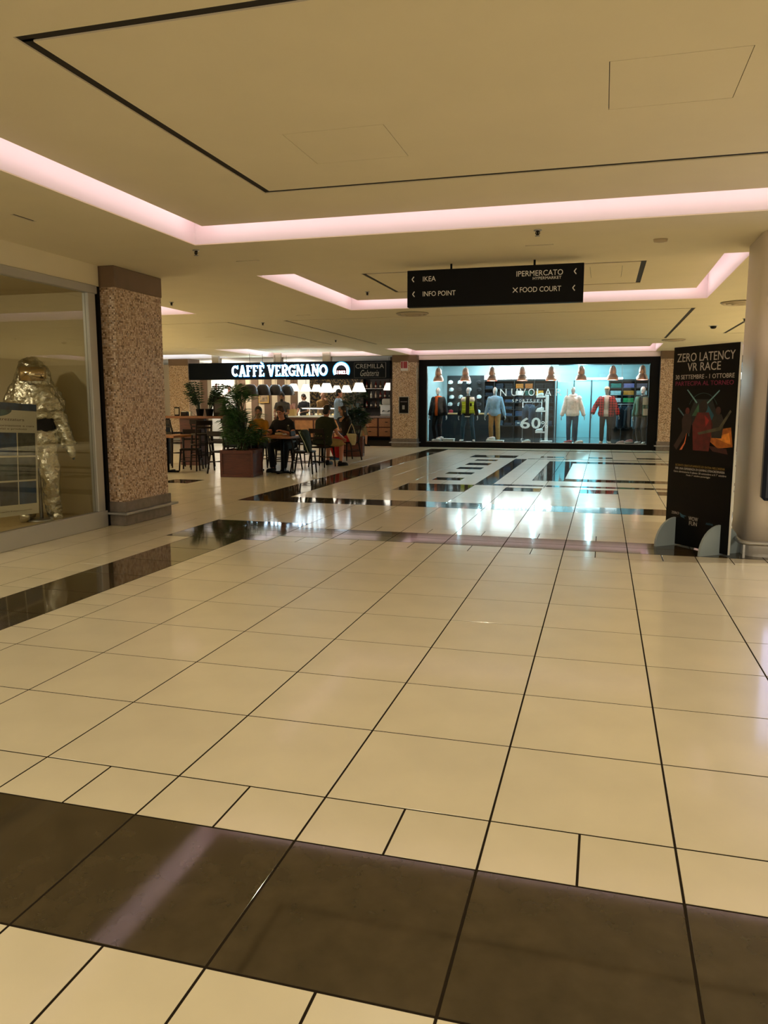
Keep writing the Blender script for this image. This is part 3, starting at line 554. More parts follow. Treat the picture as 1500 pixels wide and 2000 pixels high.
# copper pendants
PEND = None
pl = ['leftmost copper pendant in the clothes shop window', 'second copper pendant, above the yellow vest mannequin', 'third copper pendant, above the blue shirt mannequin', 'fourth copper pendant, above the letter V', 'fifth copper pendant, above the letters near the white pole', 'sixth copper pendant, above the cream hoodie mannequin', 'seventh copper pendant, above the red plaid mannequin', 'rightmost copper pendant, above the green jacket mannequin']
for k, x in enumerate((-5.52, -4.63, -3.76, -2.80, -1.90, -.98, -.04, .83)):
    if PEND is None:
        PEND = thing('copper_pendant', pl[0], 'lamp', (x, 22.75, 2.13), group='copper pendants in the shop window')
        MB().lathe([(.168, 0), (.172, .01), (.165, .07), (.14, .13), (.105, .175), (.10, .20), (.105, .205), (.102, .30), (.08, .38), (.05, .42), (.02, .44), (.018, .43), (.07, .36), (.09, .29), (.09, .2), (.13, .12), (.16, .02)], 28, cap=False).build('shade', COPPER, PEND)
        MB().tube([(0, 0, .43), (0, 0, .87)], .006, 6).build('cable', BLACK, PEND)
        MB().ell((0, 0, .08), (.06, .06, .07), 12).build('bulb', BULB, PEND)
    else: dup(PEND, (x, 22.75, 2.13), 0, pl[k])
# ------------------------------------------------------------------ right shop fill
q = thing('pendant_lamp', 'white conical lamp behind the banner edge', 'lamp', (3.55, 23.6, 2.15)); MB().lathe([(.3, 0), (.08, .42), (.05, .42), (.27, 0)], 24, cap=False).build('shade', mat('white_lamp', (.9, .92, .95), .5, emit=1.2), q); MB().tube([(0, 0, .42), (0, 0, .85)], .008, 6).build('cable', BLACK, q)
q = thing('notice_card', 'white card in the dark shop window', 'sign', (3.30, 22.6, .95)); MB().cbox(-.11, .11, -.01, .01, 0, .36, .004).build('card', WHITEG, q); MB().box(-.08, .08, -.013, -.009, .06, .16).build('print', BL[0], q); MB().tube([(0, 0, -.8), (0, 0, 0)], .008, 6).build('post', STEEL, q)
# ------------------------------------------------------------------ hanging direction sign
q = thing('direction_sign', 'black hanging sign with four directions below ceiling', 'sign', (-2.45, 6.2, 2.49))
MB().cbox(0, 1.92, 0, .10, 0, .40, .004).build('panel', BLACK, q)
for x in (.49, 1.40): MB().tube([(x, .05, .40), (x, .05, .46)], .012, 8).build('hanger', BLACK, q)
S = 1.92/1405.
def st(s_, x0, x1, z0, z1): text(s_, 'lettering', SIGNTXT, q, x0, x1, z0, z1, -.001, .0015)
st('IKEA', .18, .325, .277, .33); st('INFO POINT', .18, .55, .115, .168)
st('IPERMERCATO', 1.215, 1.705, .285, .342); st('HYPERMARKET', 1.39, 1.69, .245, .274); st('FOOD COURT', 1.255, 1.69, .118, .172)
def chev(x, z):
    mb = MB()
    for sg in (1, -1): mb.box(0, .036, -.002, .001, -.005, .005, Matrix.Translation((x, 0, z)) @ Matrix.Rotation(-sg*R(52), 4, 'Y'))
    mb.build('arrow', SIGNTXT, q)
chev(.055, .303); chev(.062, .142); chev(1.82, .315); chev(1.81, .145)
mb = MB()
for a in (45, -45): mb.box(-.036, .036, -.002, .001, -.004, .004, Matrix.Translation((1.205, 0, .145)) @ Matrix.Rotation(R(a), 4, 'Y'))
mb.build('fork_symbol', SIGNTXT, q)
# ------------------------------------------------------------------ banner stand
ba = thing('banner_stand', 'black printed advertising banner standing on white half disc feet', 'banner', (.389, 5.861, 0), -math.atan2(.774, .633))
BW, BH = .81, 1.97
MB().cbox(0, BW, -.012, .012, .012, BH, .003).build('panel', mat('banner_black', (.003, .0025, .003), .4, ior=1.25), ba)
MB().box(BW, BW+.004, -.012, .012, .012, BH).build('edge', WHITE, ba)
FT = mat('foot_white', (.34, .42, .47), .5)
for x in (.13, .70):
    pr_ = [(-.26, 0)]+[(.26*math.cos(math.pi*(1-k/16)), .285*math.sin(math.pi*(1-k/16))) for k in range(1, 16)]+[(.26, 0)]
    MB().ext(pr_, -.012, .012, Matrix.Translation((x, 0, 0)) @ Matrix.Rotation(R(90), 4, 'Z')).build('foot', FT, ba)
def bt(s_, m, x0, x1, z0, z1): text(s_, 'lettering', m, ba, x0, x1, z0, z1, -.0135, .0006)
BT = mat('banner_white', (.50, .46, .42), .6); BM = mat('banner_magenta', (.22, .012, .06), .6); BG = mat('banner_gold', (.30, .19, .05), .6); BD = mat('banner_blue', (.02, .10, .18), .6)
bt('ZERO LATENCY', BT, .05, .76, 1.823, 1.905); bt('VR RACE', BT, .19, .60, 1.732, 1.81); bt('30 SETTEMBRE - 1 OTTOBRE', BT, .04, .765, 1.655, 1.697); bt('PARTECIPA AL TORNEO', BM, .045, .76, 1.592, 1.634)
bt('ISCRIVITI GRATUITAMENTE ED ENTRA NELL\'ARENA', BG, .10, .72, .80, .822); bt('PER UNA ESPERIENZA DI GAMING STRAORDINARIA', BT, .10, .72, .768, .79); bt('Gara eliminatoria il sabato 30 settembre e il 1° ottobre', BT, .08, .74, .738, .758); bt('Finale 1° ottobre pomeriggio', BT, .25, .55, .706, .728)
bt('ZERO', BT, .08, .18, .315, .34); bt('WOW', BT, .31, .43, .275, .315); bt('FUN', BT, .32, .42, .228, .268); bt('ARENA', BD, .53, .62, .262, .282)
MB().ext([(.19, .335), (.23, .318), (.28, .312), (.24, .30), (.26, .288), (.21, .295), (.20, .31)], -.0145, -.012).build('wing_logo', mat('wing_blue', (.03, .12, .2), .6), ba)
# printed picture: abstract glowing ring, beams, figures and flames
def art(poly, c, k=0): MB().ext(poly, -.0128-.0004*k, -.012).build('print', mat('art_'+c, c, .5, var=.45, vscale=16), ba)
def arc(cx, cz, r0, r1, a0, a1, n=14): return [(cx+r0*math.cos(R(a0+(a1-a0)*i/n)), cz+r0*math.sin(R(a0+(a1-a0)*i/n))) for i in range(n+1)]+[(cx+r1*math.cos(R(a1+(a0-a1)*i/n)), cz+r1*math.sin(R(a1+(a0-a1)*i/n))) for i in range(n+1)]
art(arc(.41, 1.33, .19, .186, 25, 155), '#244a4a'); art([(.22, 1.27), (.31, 1.46), (.52, 1.46), (.62, 1.27), (.56, 1.2), (.3, 1.2)], '#07151d'); art([(.28, 1.30), (.36, 1.42), (.37, 1.30)], '#2f5a42', 1); art([(.46, 1.42), (.56, 1.30), (.52, 1.22), (.44, 1.3)], '#0f5468', 1)
art([(.20, 1.55), (.33, 1.42), (.34, 1.43), (.21, 1.555)], '#6c9ca0', 2); art([(.44, 1.41), (.60, 1.545), (.605, 1.535), (.45, 1.40)], '#6c9ca0', 2)
art([(.10, 1.38), (.24, 1.25), (.26, 1.10), (.25, 1.10), (.23, 1.24), (.09, 1.37)], '#41606c', 2)
art([(.50, 1.16), (.76, 1.20), (.79, 1.02), (.62, 1.0), (.52, 1.06)], '#b0601c', 1); art([(.57, 1.10), (.74, 1.15), (.77, 1.04)], '#e08a2c', 2); art([(.50, 1.02), (.72, 1.0), (.74, .95), (.56, .97)], '#3a0d0c', 1)
art([(.14, .96), (.20, 1.04), (.23, 1.16), (.21, 1.03), (.17, .965)], '#e87848', 2); art([(.06, 1.0), (.2, 1.2), (.22, 1.12), (.1, .96)], '#2a1512', 1)
def figure(x, z, s_, c, hc):
    art([(x-.09*s_, z-.22*s_), (x-.11*s_, z), (x-.06*s_, z+.10*s_), (x+.06*s_, z+.10*s_), (x+.11*s_, z), (x+.08*s_, z-.22*s_)], c, 3); art([(x+.045*s_*math.cos(t), z+.145*s_+.055*s_*math.sin(t)) for t in [2*math.pi*k/12 for k in range(12)]], hc, 3)
figure(.42, 1.22, 1.15, '#5c0e14', '#1a0c10'); figure(.22, 1.26, .6, '#241016', '#5a1a1c'); figure(.60, 1.25, .7, '#1c1a1c', '#3a1a1c')
art([(.36, 1.14), (.62, 1.2), (.74, 1.36), (.755, 1.345), (.64, 1.17), (.38, 1.12)], '#4a4636', 4); art([(.44, 1.31), (.50, 1.26), (.46, 1.2)], '#8a1418', 4)
# ------------------------------------------------------------------ notices on the pillar
q = thing('fire_notice', 'red and white safety notice high on the pillar', 'sign', (-6.48, 21.985, 2.45)); MB().cbox(-.12, .12, -.004, .012, 0, .30, .003).build('plate', WHITEG, q); RED = mat('sign_red', (.35, .04, .06), .5); MB().box(-.11, -.05, -.006, -.003, .08, .29).build('symbol', RED, q); MB().box(-.035, .10, -.006, -.003, .08, .29).build('symbol', RED, q)
q = thing('wall_box', 'black glazed box with steel frame on the pillar', 'box', (-6.49, 21.98, 1.08)); mb = MB(); mb.box(-.17, .17, -.02, .015, 0, .02).box(-.17, .17, -.02, .015, .53, .55).box(-.17, -.15, -.02, .015, .02, .53).box(.15, .17, -.02, .015, .02, .53); mb.build('frame', STEEL, q); MB().box(-.15, .15, -.012, .012, .02, .53).build('door', BLACK, q); MB().box(-.05, .03, -.016, -.012, .14, .27).build('label_plate', mat('plate_grey', (.35, .35, .36), .5), q); MB().box(-.11, .11, -.016, -.012, .38, .39).build('slot', STEEL, q)
# ------------------------------------------------------------------ figures
V = Vector
def ik(a, b, l1, l2, pole):
    a, b, pole = V(a), V(b), V(pole); d = b-a; L = min(d.length, (l1+l2)*.999); u = d.normalized()
    x = (l1*l1-l2*l2+L*L)/(2*L); h = math.sqrt(max(l1*l1-x*x, 0)); p = (pole-u*pole.dot(u)).normalized()
    return a+u*x+p*h, a+u*L
TORSO = [(-.10, .13, .10), (-.02, .165, .12), (.10, .148, .108), (.22, .15, .112), (.35, .172, .12), (.43, .178, .105), (.49, .142, .08), (.53, .066, .06)]
TORSOF = [(-.10, .14, .105), (-.02, .172, .122), (.10, .14, .10), (.20, .13, .10), (.33, .152, .118), (.43, .158, .095), (.49, .122, .072), (.53, .056, .052)]
class Fig:
    def __init__(s, sit=False, lean=0, turn=0, look=(0, 0), hands=None, feet=None, seat=.46, female=False, poles=None, bigger=1.0):
        s.sit = sit; s.H = V((0, 0, (seat+.10) if sit else .92)); s.T = TORSOF if female else TORSO; s.w = bigger; s.female = female
        q = Matrix.Rotation(R(turn), 3, 'Z') @ Matrix.Rotation(R(lean), 3, 'X'); s.ax = q @ V((0, 0, 1)); s.ax = s.ax.normalized(); s.X = q @ V((1, 0, 0)); s.Y = s.ax.cross(s.X)
        s.at = lambda t: s.H+s.ax*t
        sw = .155 if female else .172
        s.S = [s.at(.435)+s.X*sw, s.at(.435)-s.X*sw]
        nb = s.at(.52); s.nb = nb; up = (s.ax+V((0, 0, 1.2))).normalized()
        M = Matrix.Rotation(R(turn+look[0]), 3, 'Z') @ Matrix.Rotation(R(look[1]), 3, 'X')
        s.hd = nb+up*.155+(M @ V((0, -.02, 0))); s.HM = Matrix.Translation(s.hd) @ M.to_4x4()
        hands = hands or [(.27, -.06, s.H.z-.10), (-.27, -.06, s.H.z-.10)]
        poles = poles or [(.5, .8, -.3), (-.5, .8, -.3)]
        s.arm = []
        for i in (0, 1):
            e, wq = ik(s.S[i], hands[i], .285, .255, poles[i]); s.arm.append((s.S[i], e, wq))
        s.leg = []
        feet = feet or ([(.12, -.42), (-.12, -.42)] if sit else [(.11, .0), (-.11, .0)])
        for i in (0, 1):
            h = s.H+s.X*((.09 if i == 0 else -.09))-V((0, 0, .02)); f = feet[i]; a = V((f[0], f[1], f[2] if len(f) > 2 else .085))
            k, a = ik(h, a, .435, .42, (V((0, -1, .6)) if sit else V((0, -1, 0)))+s.X*(.25 if i == 0 else -.25)*(1 if sit else .3))
            s.leg.append((h, k, a))
    def rings(s, t0, t1, inf, flare=0):
        out = []
        for t, a, b in s.T:
            if t0-.001 <= t <= t1+.001: out.append((s.at(t), a*s.w+inf+flare*(t < 0), b*s.w+inf+flare*(t < 0), s.X, s.Y))
        return out
    def body(s, parent, m, mannequin=False, vox=.008, fingers=True):
        mb = MB(); mb.loft(s.rings(-.10, .53, -.012), 16)
        mb.tube([s.at(.46), s.nb, s.hd-(s.HM.to_3x3() @ V((0, -.012, .05)))], [.06, .052, .05], 12)
        for i, (a, e, q) in enumerate(s.arm):
            mb.tube([a-(e-a)*.05, a+(e-a)*.3, e], [.052, .047, .038], 10); mb.ell(a, .052, 10); mb.ell(e, .039, 10)
            mb.tube([e, e+(q-e)*.35, q], [.037, .036, .025], 10)
            d = (q-e).normalized(); sd = d.cross(V((0, 0, 1))); sd = sd.normalized() if sd.length > .3 else V((0, 1, 0)) if not s.sit else s.X
            n = d.cross(sd).normalized(); n = -n if n.z > 0 and abs(d.z) < .7 else n
            if abs(d.z) >= .7: sd = V((0, 1, 0)); n = V((-1, 0, 0)) if i == 0 else V((1, 0, 0))
            for k in (-1, 0, 1): mb.tube([q-d*.01, q+d*.04+sd*k*.018, q+d*.085+sd*k*.024], [.022, .017, .014], 8)
            for k in range(4):
                o = (k-1.5)*.0195; L = (.068, .08, .074, .056)[k]; b0 = q+d*.08+sd*o
                mb.tube([b0, b0+d*L*.5+n*.008, b0+d*L*.8+n*.028, b0+d*L*.9+n*.045], [.0105, .0098, .009, .0085], 7)
            ts = -1 if sd.y > .5 else 1
            b0 = q+d*.025+sd*.024*ts; mb.tube([b0, b0+d*.03+sd*ts*.022, b0+d*.065+sd*ts*.028+n*.012], [.014, .0115, .0095], 7)
        for h, k, a in s.leg:
            mb.tube([h, h+(k-h)*.3, k], [.085, .075, .052], 12); mb.ell(k, .053, 10)
            mb.tube([k, k+(a-k)*.3, a], [.05, .054, .035], 10); mb.ell(a, .037, 8)
        H = s.HM
        if mannequin:
            mb.ell((0, 0, .015), (.072, .092, .108), 18, H); mb.ell((0, -.025, -.055), (.05, .062, .068), 14, H)
        else:
            mb.ell((0, .004, .018), (.073, .092, .102), 18, H); mb.ell((0, -.028, -.06), (.054, .062, .060), 14, H)
            mb.tube([(0, -.084, .018), (0, -.098, -.005), (0, -.110, -.026)], [.009, .012, .016], 8, H); mb.ell((0, -.088, -.062), (.024, .012, .011), 8, H); mb.ell((0, -.082, -.098), (.022, .018, .016), 8, H)
            for sx in (1, -1): mb.ell((.074*sx, .012, -.006), (.011, .022, .031), 8, H); mb.ell((.03*sx, -.078, .036), (.022, .014, .008), 8, H)
        return mb.build('body', m, parent, vox, 2)
    def face(s, parent, hairmat):
        ew = mat('eye_white', (.6, .58, .55), .3); ed = mat('eye_dark', (.02, .012, .008), .2)
        for sx in (1, -1):
            e = MB().ell((.031*sx, -.079, .010), (.012, .008, .0065), 10, s.HM).build('eye', ew, parent); MB().ell((.031*sx, -.0845, .010), (.006, .0035, .006), 8, s.HM).build('iris', ed, e)
            MB().tube([(.014*sx, -.093, .034), (.032*sx, -.092, .040), (.05*sx, -.08, .034)], [.005, .006, .004], 6, s.HM).build('eyebrow', hairmat, parent)
        MB().tube([(-.022, -.096, -.061), (0, -.101, -.060), (.022, -.096, -.061)], [.004, .006, .004], 6, s.HM).build('lips', mat('lips', (.30, .10, .08), .5), parent)
    def hair(s, parent, m, style):
        mb = MB()
        if style == 'bald': mb.ell((0, .038, -.022), (.080, .070, .050), 16, s.HM)
        else:
            mb.ell((0, .014, .040), (.083, .094, .096), 18, s.HM); mb.ell((0, .045, -.03), (.074, .062, .075), 14, s.HM)
            if style == 'long': mb.ell((0, .05, -.10), (.078, .06, .14), 14, s.HM); mb.ell((.06, .0, -.05), (.025, .05, .10), 12, s.HM); mb.ell((-.06, .0, -.05), (.025, .05, .10), 12, s.HM)
            if style == 'bun': mb.ell((0, .115, .05), (.042, .04, .042), 12, s.HM)
        return mb.build('hair', m, parent, .012, 2)
    def shirt(s, parent, m, sleeve='short', inf=.016, t0=-.10, name='shirt', disp=None, loose=0, vox=.014, flare=.012):
        mb = MB(); mb.loft(s.rings(t0, .53, inf, flare), 18)
        for a, e, q in s.arm:
            mb.ell(a, .054+inf*.6+loose, 12)
            if sleeve == 'short': mb.tube([a, a+(e-a)*.62], [.062+loose, .060+loose], 12)
            elif sleeve == 'none': pass
            else: mb.tube([a, a+(e-a)*.5, e], [.062+loose, .058+loose, .052+loose], 12); mb.ell(e, .052+loose, 12); mb.tube([e, e+(q-e)*.5, q+(q-e)*.02], [.051+loose, .047+loose, .038+loose], 12)
        return mb.build(name, m, parent, vox, 3, disp)
    def trousers(s, parent, m, length=1.0, inf=.016, name='trousers', disp=None, vox=.014):
        mb = MB(); mb.loft(s.rings(-.10, .10, inf-.004), 16)
        for h, k, a in s.leg:
            mb.tube([h, h+(k-h)*.35, k], [.092+inf*.6, .084+inf*.5, .062+inf*.6], 12); 
            if length > .5: mb.ell(k, .062+inf*.6, 12); mb.tube([k, k+(a-k)*.4, k+(a-k)*length], [.061+inf*.6, .062+inf*.6, .050+inf*.6], 12)
            else: mb.tube([k, k+(a-k)*.06], [.066+inf, .068+inf], 12)
        return mb.build(name, m, parent, vox, 3, disp)
    def shoes(s, parent, m, sole=None, yaw=0):
        for i, (h, k, a) in enumerate(s.leg):
            M = Matrix.Translation(a-V((0, 0, .085))) @ Matrix.Rotation(R(yaw+(12 if i == 0 else -12)), 4, 'Z')
            mb = MB(); mb.tube([(0, .075, .045), (0, .03, .05), (0, -.07, .04), (0, -.15, .034), (0, -.19, .03)], [.03, .042, .044, .042, .022], 10, M, .9); mb.tube([(0, .02, .05), (0, .02, .11)], [.042, .044], 10, M)
            o = mb.build('shoe', m, parent, .012, 1); MB().loft([((0, -.06, 0), .046, .145, (1, 0, 0), (0, 1, 0)), ((0, -.06, .022), .048, .148, (1, 0, 0), (0, 1, 0))], 14, M).build('sole', sole or BLACK, o)
SKIN = mat('skin', (.50, .27, .18), .55, var=.05); SKIN2 = mat('skin_ruddy', (.52, .22, .14), .55, var=.05); SKIN3 = mat('skin_tan', (.40, .20, .12), .55, var=.05)
HDARK = mat('hair_dark', (.012, .008, .006), .55, bump=.5, bscale=80); HBROWN = mat('hair_brown', (.045, .022, .012), .55, bump=.5, bscale=80); HGREY = mat('hair_grey', (.30, .24, .18), .6, bump=.5, bscale=80)
def person(label, loc, rz, fig, skin, hairm, style, s=1, fingers=True):
    p = thing('person', label, 'person', loc, R(rz), 'people in and around the cafe', s=s)
    fig.body(p, skin); fig.face(p, hairm); fig.hair(p, hairm, style); return p
# woman in mustard top, seated behind the planter
f = Fig(sit=True, lean=10, look=(14, 6), female=True, hands=[(.10, -.36, .80), (-.10, -.36, .80)]); p = person('seated woman in a mustard top behind the left planter', (-7.62, 13.45, 0), 5, f, SKIN3, HDARK, 'bun')
f.shirt(p, cloth('#b07818'), 'long'); f.trousers(p, cloth('#15171c')); f.shoes(p, BLACK)
f = Fig(sit=True, lean=27, look=(0, 26), hands=[(.17, -.52, .80), (-.13, -.52, .80)], bigger=1.22); p = person('seated man in a black T-shirt eating at the wooden table', (-6.72, 12.85, 0), -4, f, SKIN2, HBROWN, 'short', 1.06)
f.shirt(p, cloth('#0c0d12'), 'short', inf=.022); f.trousers(p, cloth('#10131a')); f.shoes(p, BLACK)
f = Fig(sit=True, lean=14, look=(10, 22), hands=[(.20, -.36, .62), (-.22, -.42, .62)], feet=[(.22, -.42), (-.18, -.40)], bigger=1.30); p = person('seated man seen from behind in a dark olive shirt and khaki shorts', (-6.34, 13.95, 0), 158, f, SKIN2, HDARK, 'short', 1.03)
f.shirt(p, cloth('#232a14'), 'short', inf=.024, loose=.01); f.trousers(p, cloth('#9a7f4e'), .06, .03, 'shorts'); f.shoes(p, BLACK)
f = Fig(sit=True, lean=12, look=(-10, 4), female=True, hands=[(.05, -.20, 1.05), (-.02, -.30, .72)], feet=[(.08, -.36), (-.14, -.30)]); p = person('seated woman in red trousers resting her chin on her hand', (-6.42, 16.05, 0), -38, f, SKIN3, HDARK, 'long')
f.shirt(p, cloth('#17130f'), 'short'); f.trousers(p, cloth('#a8141a')); f.shoes(p, cloth('#1f4a78'), WHITEG)
f = Fig(look=(0, 20), hands=[(.10, -.32, 1.06), (-.14, -.34, 1.04)]); p = person('standing waiter in a grey shirt and dark apron holding a tray', (-10.05, 20.4, 0), 8, f, SKIN3, HDARK, 'short', 1.02)
f.shirt(p, cloth('#5c5a5a'), 'short'); f.trousers(p, cloth('#14151a')); f.shoes(p, BLACK)
MB().loft([((0, -.14, .62), .16, .02, (1, 0, 0), (0, 1, 0)), ((0, -.145, .95), .155, .02, (1, 0, 0), (0, 1, 0)), ((0, -.15, 1.3), .08, .02, (1, 0, 0), (0, 1, 0))], 12).build('apron', cloth('#1c1613'), p, .012, 2)
MB().ell((0, -.085, -.085), (.052, .045, .045), 12, f.HM).build('beard', HDARK, p, .01, 1)
f = Fig(look=(-20, 24), hands=[(.12, -.30, 1.05), (-.12, -.30, 1.05)]); p = person('barista in black with a white collar behind the counter', (-11.25, 25.3, 0), -10, f, SKIN3, HDARK, 'short', 1.03)
f.shirt(p, cloth('#0d0f14'), 'short'); f.trousers(p, cloth('#0d0f13')); f.shoes(p, BLACK); MB().lathe([(.068, -.02), (.064, .03), (.06, .03), (.064, -.02)], 18, c=f.nb, cap=False).build('collar', WHITE, p)
f = Fig(lean=8, look=(20, 10), hands=[(.05, -.18, 1.50), (-.02, -.26, 1.22)]); p = person('bald man in a beige shirt with a hand at his face', (-10.40, 24.9, 0), 50, f, SKIN, HGREY, 'bald', 1.07)
f.shirt(p, cloth('#b08a58'), 'short'); f.trousers(p, cloth('#2a2a30')); f.shoes(p, BLACK)
f = Fig(look=(-8, 4), hands=[(.24, -.18, .92), (-.22, -.20, .95)]); p = person('standing man in a light blue shirt turned to the right', (-8.66, 21.8, 0), 118, f, SKIN2, HDARK, 'short', 1.09)
f.shirt(p, cloth('#8aa0b8'), 'short', inf=.02); f.trousers(p, cloth('#20232c')); f.shoes(p, BLACK)
f = Fig(look=(0, 5), hands=[(.24, -.10, .95), (-.24, .05, .85)], feet=[(.10, -.18), (-.10, .14)]); p = person('child in a dark top and khaki shorts walking behind the right planter', (-8.02, 22.3, 0), 60, f, SKIN, HBROWN, 'short', .76)
f.shirt(p, cloth('#101412'), 'short'); f.trousers(p, cloth('#8a7858'), .06, .03, 'shorts'); f.shoes(p, BLACK)
# ------------------------------------------------------------------ mannequins
MSKIN = mat('mannequin_grey', (.42, .47, .48), .45)
def mannequin(label, x, y, rz, fig, s=1.04):
    p = thing('mannequin', label, 'mannequin', (x, y, .15), R(rz), 'mannequins in the clothes shop window', s=s); fig.body(p, MSKIN, True, .011)
    MB().lathe([(.19, 0), (.19, .01), (.03, .014)], 24).build('base_plate', STEEL, p); return p
ARM = [(.31, -.02, .76), (-.31, -.02, .76)]
f = Fig(hands=ARM, feet=[(.10, -.02), (-.10, .02)]); p = mannequin('mannequin in an orange shirt under an open dark jacket', -5.60, 23.15, -14, f)
f.shirt(p, cloth('#c05a18'), 'none', .02); f.trousers(p, cloth('#0d1014')); f.shoes(p, WHITEG)
mb = MB()
def open_jacket(f, p, m, sleeve_m=None, inf=.03, gap=.055, t0=-.10, loose=.012, name='jacket', sleeves=True):
    # two front-and-side panels plus back, made as a swept wall open at the front
    mb = MB(); vs = []; n = 20; rr = f.rings(t0, .49, inf, .012)
    for th in (0, 1):
        for c, a, b, X, Y in rr:
            for i in range(n+1):
                g = gap/a; t = -math.pi/2+g+(2*math.pi-2*g)*i/n; k = th*.022; vs.append(c+X*((a+k)*math.cos(t))+Y*((b+k)*math.sin(t)))
    m1 = len(rr)*(n+1); fs = []
    for k in range(len(rr)-1):
        for i in range(n):
            a = k*(n+1)+i; fs.append((a, a+n+1, a+n+2, a+1)); fs.append((m1+a, m1+a+1, m1+a+n+2, m1+a+n+1))
        for i in (0, n):
            a = k*(n+1)+i; q = (a, m1+a, m1+a+n+1, a+n+1); fs.append(q if i == 0 else q[::-1])
    for k in (0, len(rr)-1):
        for i in range(n):
            a = k*(n+1)+i; q = (a, a+1, m1+a+1, m1+a); fs.append(q if k == 0 else q[::-1])
    mb.add(vs, fs, None, True)
    o = mb.build(name, m, p)
    if not sleeves: return o
    sb = MB()
    for a, e, q in f.arm:
        sb.ell(a, .064+loose, 12); sb.tube([a, a+(e-a)*.5, e], [.066+loose, .064+loose, .057+loose], 12); sb.ell(e, .057+loose, 12); sb.tube([e, e+(q-e)*.5, q], [.056+loose, .052+loose, .044+loose], 12)
    sb.build('sleeves', sleeve_m or m, p, .014, 3); return o
open_jacket(f, p, cloth('#10151b'))
f = Fig(hands=ARM, feet=[(.19, -.02), (-.19, .02)]); p = mannequin('mannequin in a yellow quilted vest over black with jeans', -4.58, 23.1, 0, f)
f.shirt(p, cloth('#0b0c10'), 'long', .018, t0=-.10); f.trousers(p, cloth('#2f5266')); f.shoes(p, WHITEG)
MB().loft([(f.at(-.14), .178, .135, f.X, f.Y), (f.at(-.105), .178, .135, f.X, f.Y)], 18).build('hem', WHITE, p)
def quilt(name, c):
    m = mat(name, c, .5); nt = m.node_tree; b = nt.nodes['Principled BSDF']; tc = nt.nodes['Texture Coordinate']
    wv = nt.nodes.new('ShaderNodeTexWave'); wv.bands_direction = 'Z'; wv.inputs['Scale'].default_value = 4.2; bp = nt.nodes.new('ShaderNodeBump'); bp.inputs['Strength'].default_value = .45; bp.inputs['Distance'].default_value = .02
    nt.links.new(tc.outputs['Object'], wv.inputs[0]); nt.links.new(wv.outputs['Fac'], bp.inputs['Height']); nt.links.new(bp.outputs[0], b.inputs['Normal']); return m
open_jacket(f, p, quilt('vest_yellow', (.50, .66, .02)), cloth('#0b0c10'), .034, .06, -.02, name='vest')
open_jacket(f, p, cloth('#e4e6dc'), None, .040, .066, .34, name='white_yoke', sleeves=False); MB().cbox(.085, .14, -.185, -.165, 1.12, 1.22, .004).build('chest_badge', BLACK, p)
f = Fig(hands=[(.33, -.03, .80), (-.31, -.03, .76)], feet=[(.12, 0), (-.10, .03)]); p = mannequin('mannequin in a light blue shirt and khaki trousers', -3.70, 23.1, 0, f)
f.shirt(p, cloth('#86b6d8'), 'long', .024, loose=.008, disp=(.012, .09)); f.trousers(p, cloth('#a5834e'), inf=.02, disp=(.008, .08)); f.shoes(p, WHITEG)
for z in (.95, 1.05, 1.15, 1.25, 1.35): MB().lathe([(.007, 0), (.007, .006)], 8, c=(0, -.152, z)).build('button', WHITE, p)
f = Fig(hands=[(.34, -.05, .84), (-.33, -.05, .80)], feet=[(.10, 0), (-.10, .02)]); p = mannequin('mannequin in a cream hooded sweatshirt and jeans', -1.22, 23.1, 0, f)
f.shirt(p, cloth('#f6f6f4'), 'long', .042, loose=.022, disp=(.02, .10), name='sweatshirt'); f.trousers(p, cloth('#1f4a68')); f.shoes(p, BLACK)
MB().tube([f.nb+V((.10*math.cos(t), .09*math.sin(t), .02+.02*math.sin(t))) for t in [2*math.pi*k/16 for k in range(17)]], .04, 10).build('hood', cloth('#f6f6f4'), p, .014, 3)
f = Fig(hands=[(.36, -.14, .86), (-.40, -.06, .90)], feet=[(.11, 0), (-.11, .0)]); p = mannequin('mannequin in a red plaid jacket, white shirt and cap', -.19, 23.1, 0, f)
PL = bpy.data.materials.new('plaid'); PL.use_nodes = True; nt = PL.node_tree; b = nt.nodes['Principled BSDF']; b.inputs['Roughness'].default_value = .9
tc = nt.nodes.new('ShaderNodeTexCoord'); sp = nt.nodes.new('ShaderNodeSeparateXYZ'); nt.links.new(tc.outputs['Object'], sp.inputs[0]); acc = None
for k in (0, 2):
    q = nt.nodes.new('ShaderNodeMath'); q.operation = 'MULTIPLY'; q.inputs[1].default_value = 13; nt.links.new(sp.outputs[k], q.inputs[0]); g = nt.nodes.new('ShaderNodeMath'); g.operation = 'FRACT'; nt.links.new(q.outputs[0], g.inputs[0]); l = nt.nodes.new('ShaderNodeMath'); l.operation = 'LESS_THAN'; l.inputs[1].default_value = .42; nt.links.new(g.outputs[0], l.inputs[0])
    if acc: a2 = nt.nodes.new('ShaderNodeMath'); a2.operation = 'MULTIPLY_ADD'; a2.inputs[1].default_value = .5; nt.links.new(acc.outputs[0], a2.inputs[0]); h2 = nt.nodes.new('ShaderNodeMath'); h2.operation = 'MULTIPLY'; h2.inputs[1].default_value = .5; nt.links.new(l.outputs[0], h2.inputs[0]); nt.links.new(h2.outputs[0], a2.inputs[2]); acc = a2
    else: acc = l
mx = nt.nodes.new('ShaderNodeMix'); mx.data_type = 'RGBA'; mx.inputs[6].default_value = (.52, .03, .03, 1); mx.inputs[7].default_value = (.06, .008, .01, 1); nt.links.new(acc.outputs[0], mx.inputs[0]); nt.links.new(mx.outputs[2], b.inputs['Base Color'])
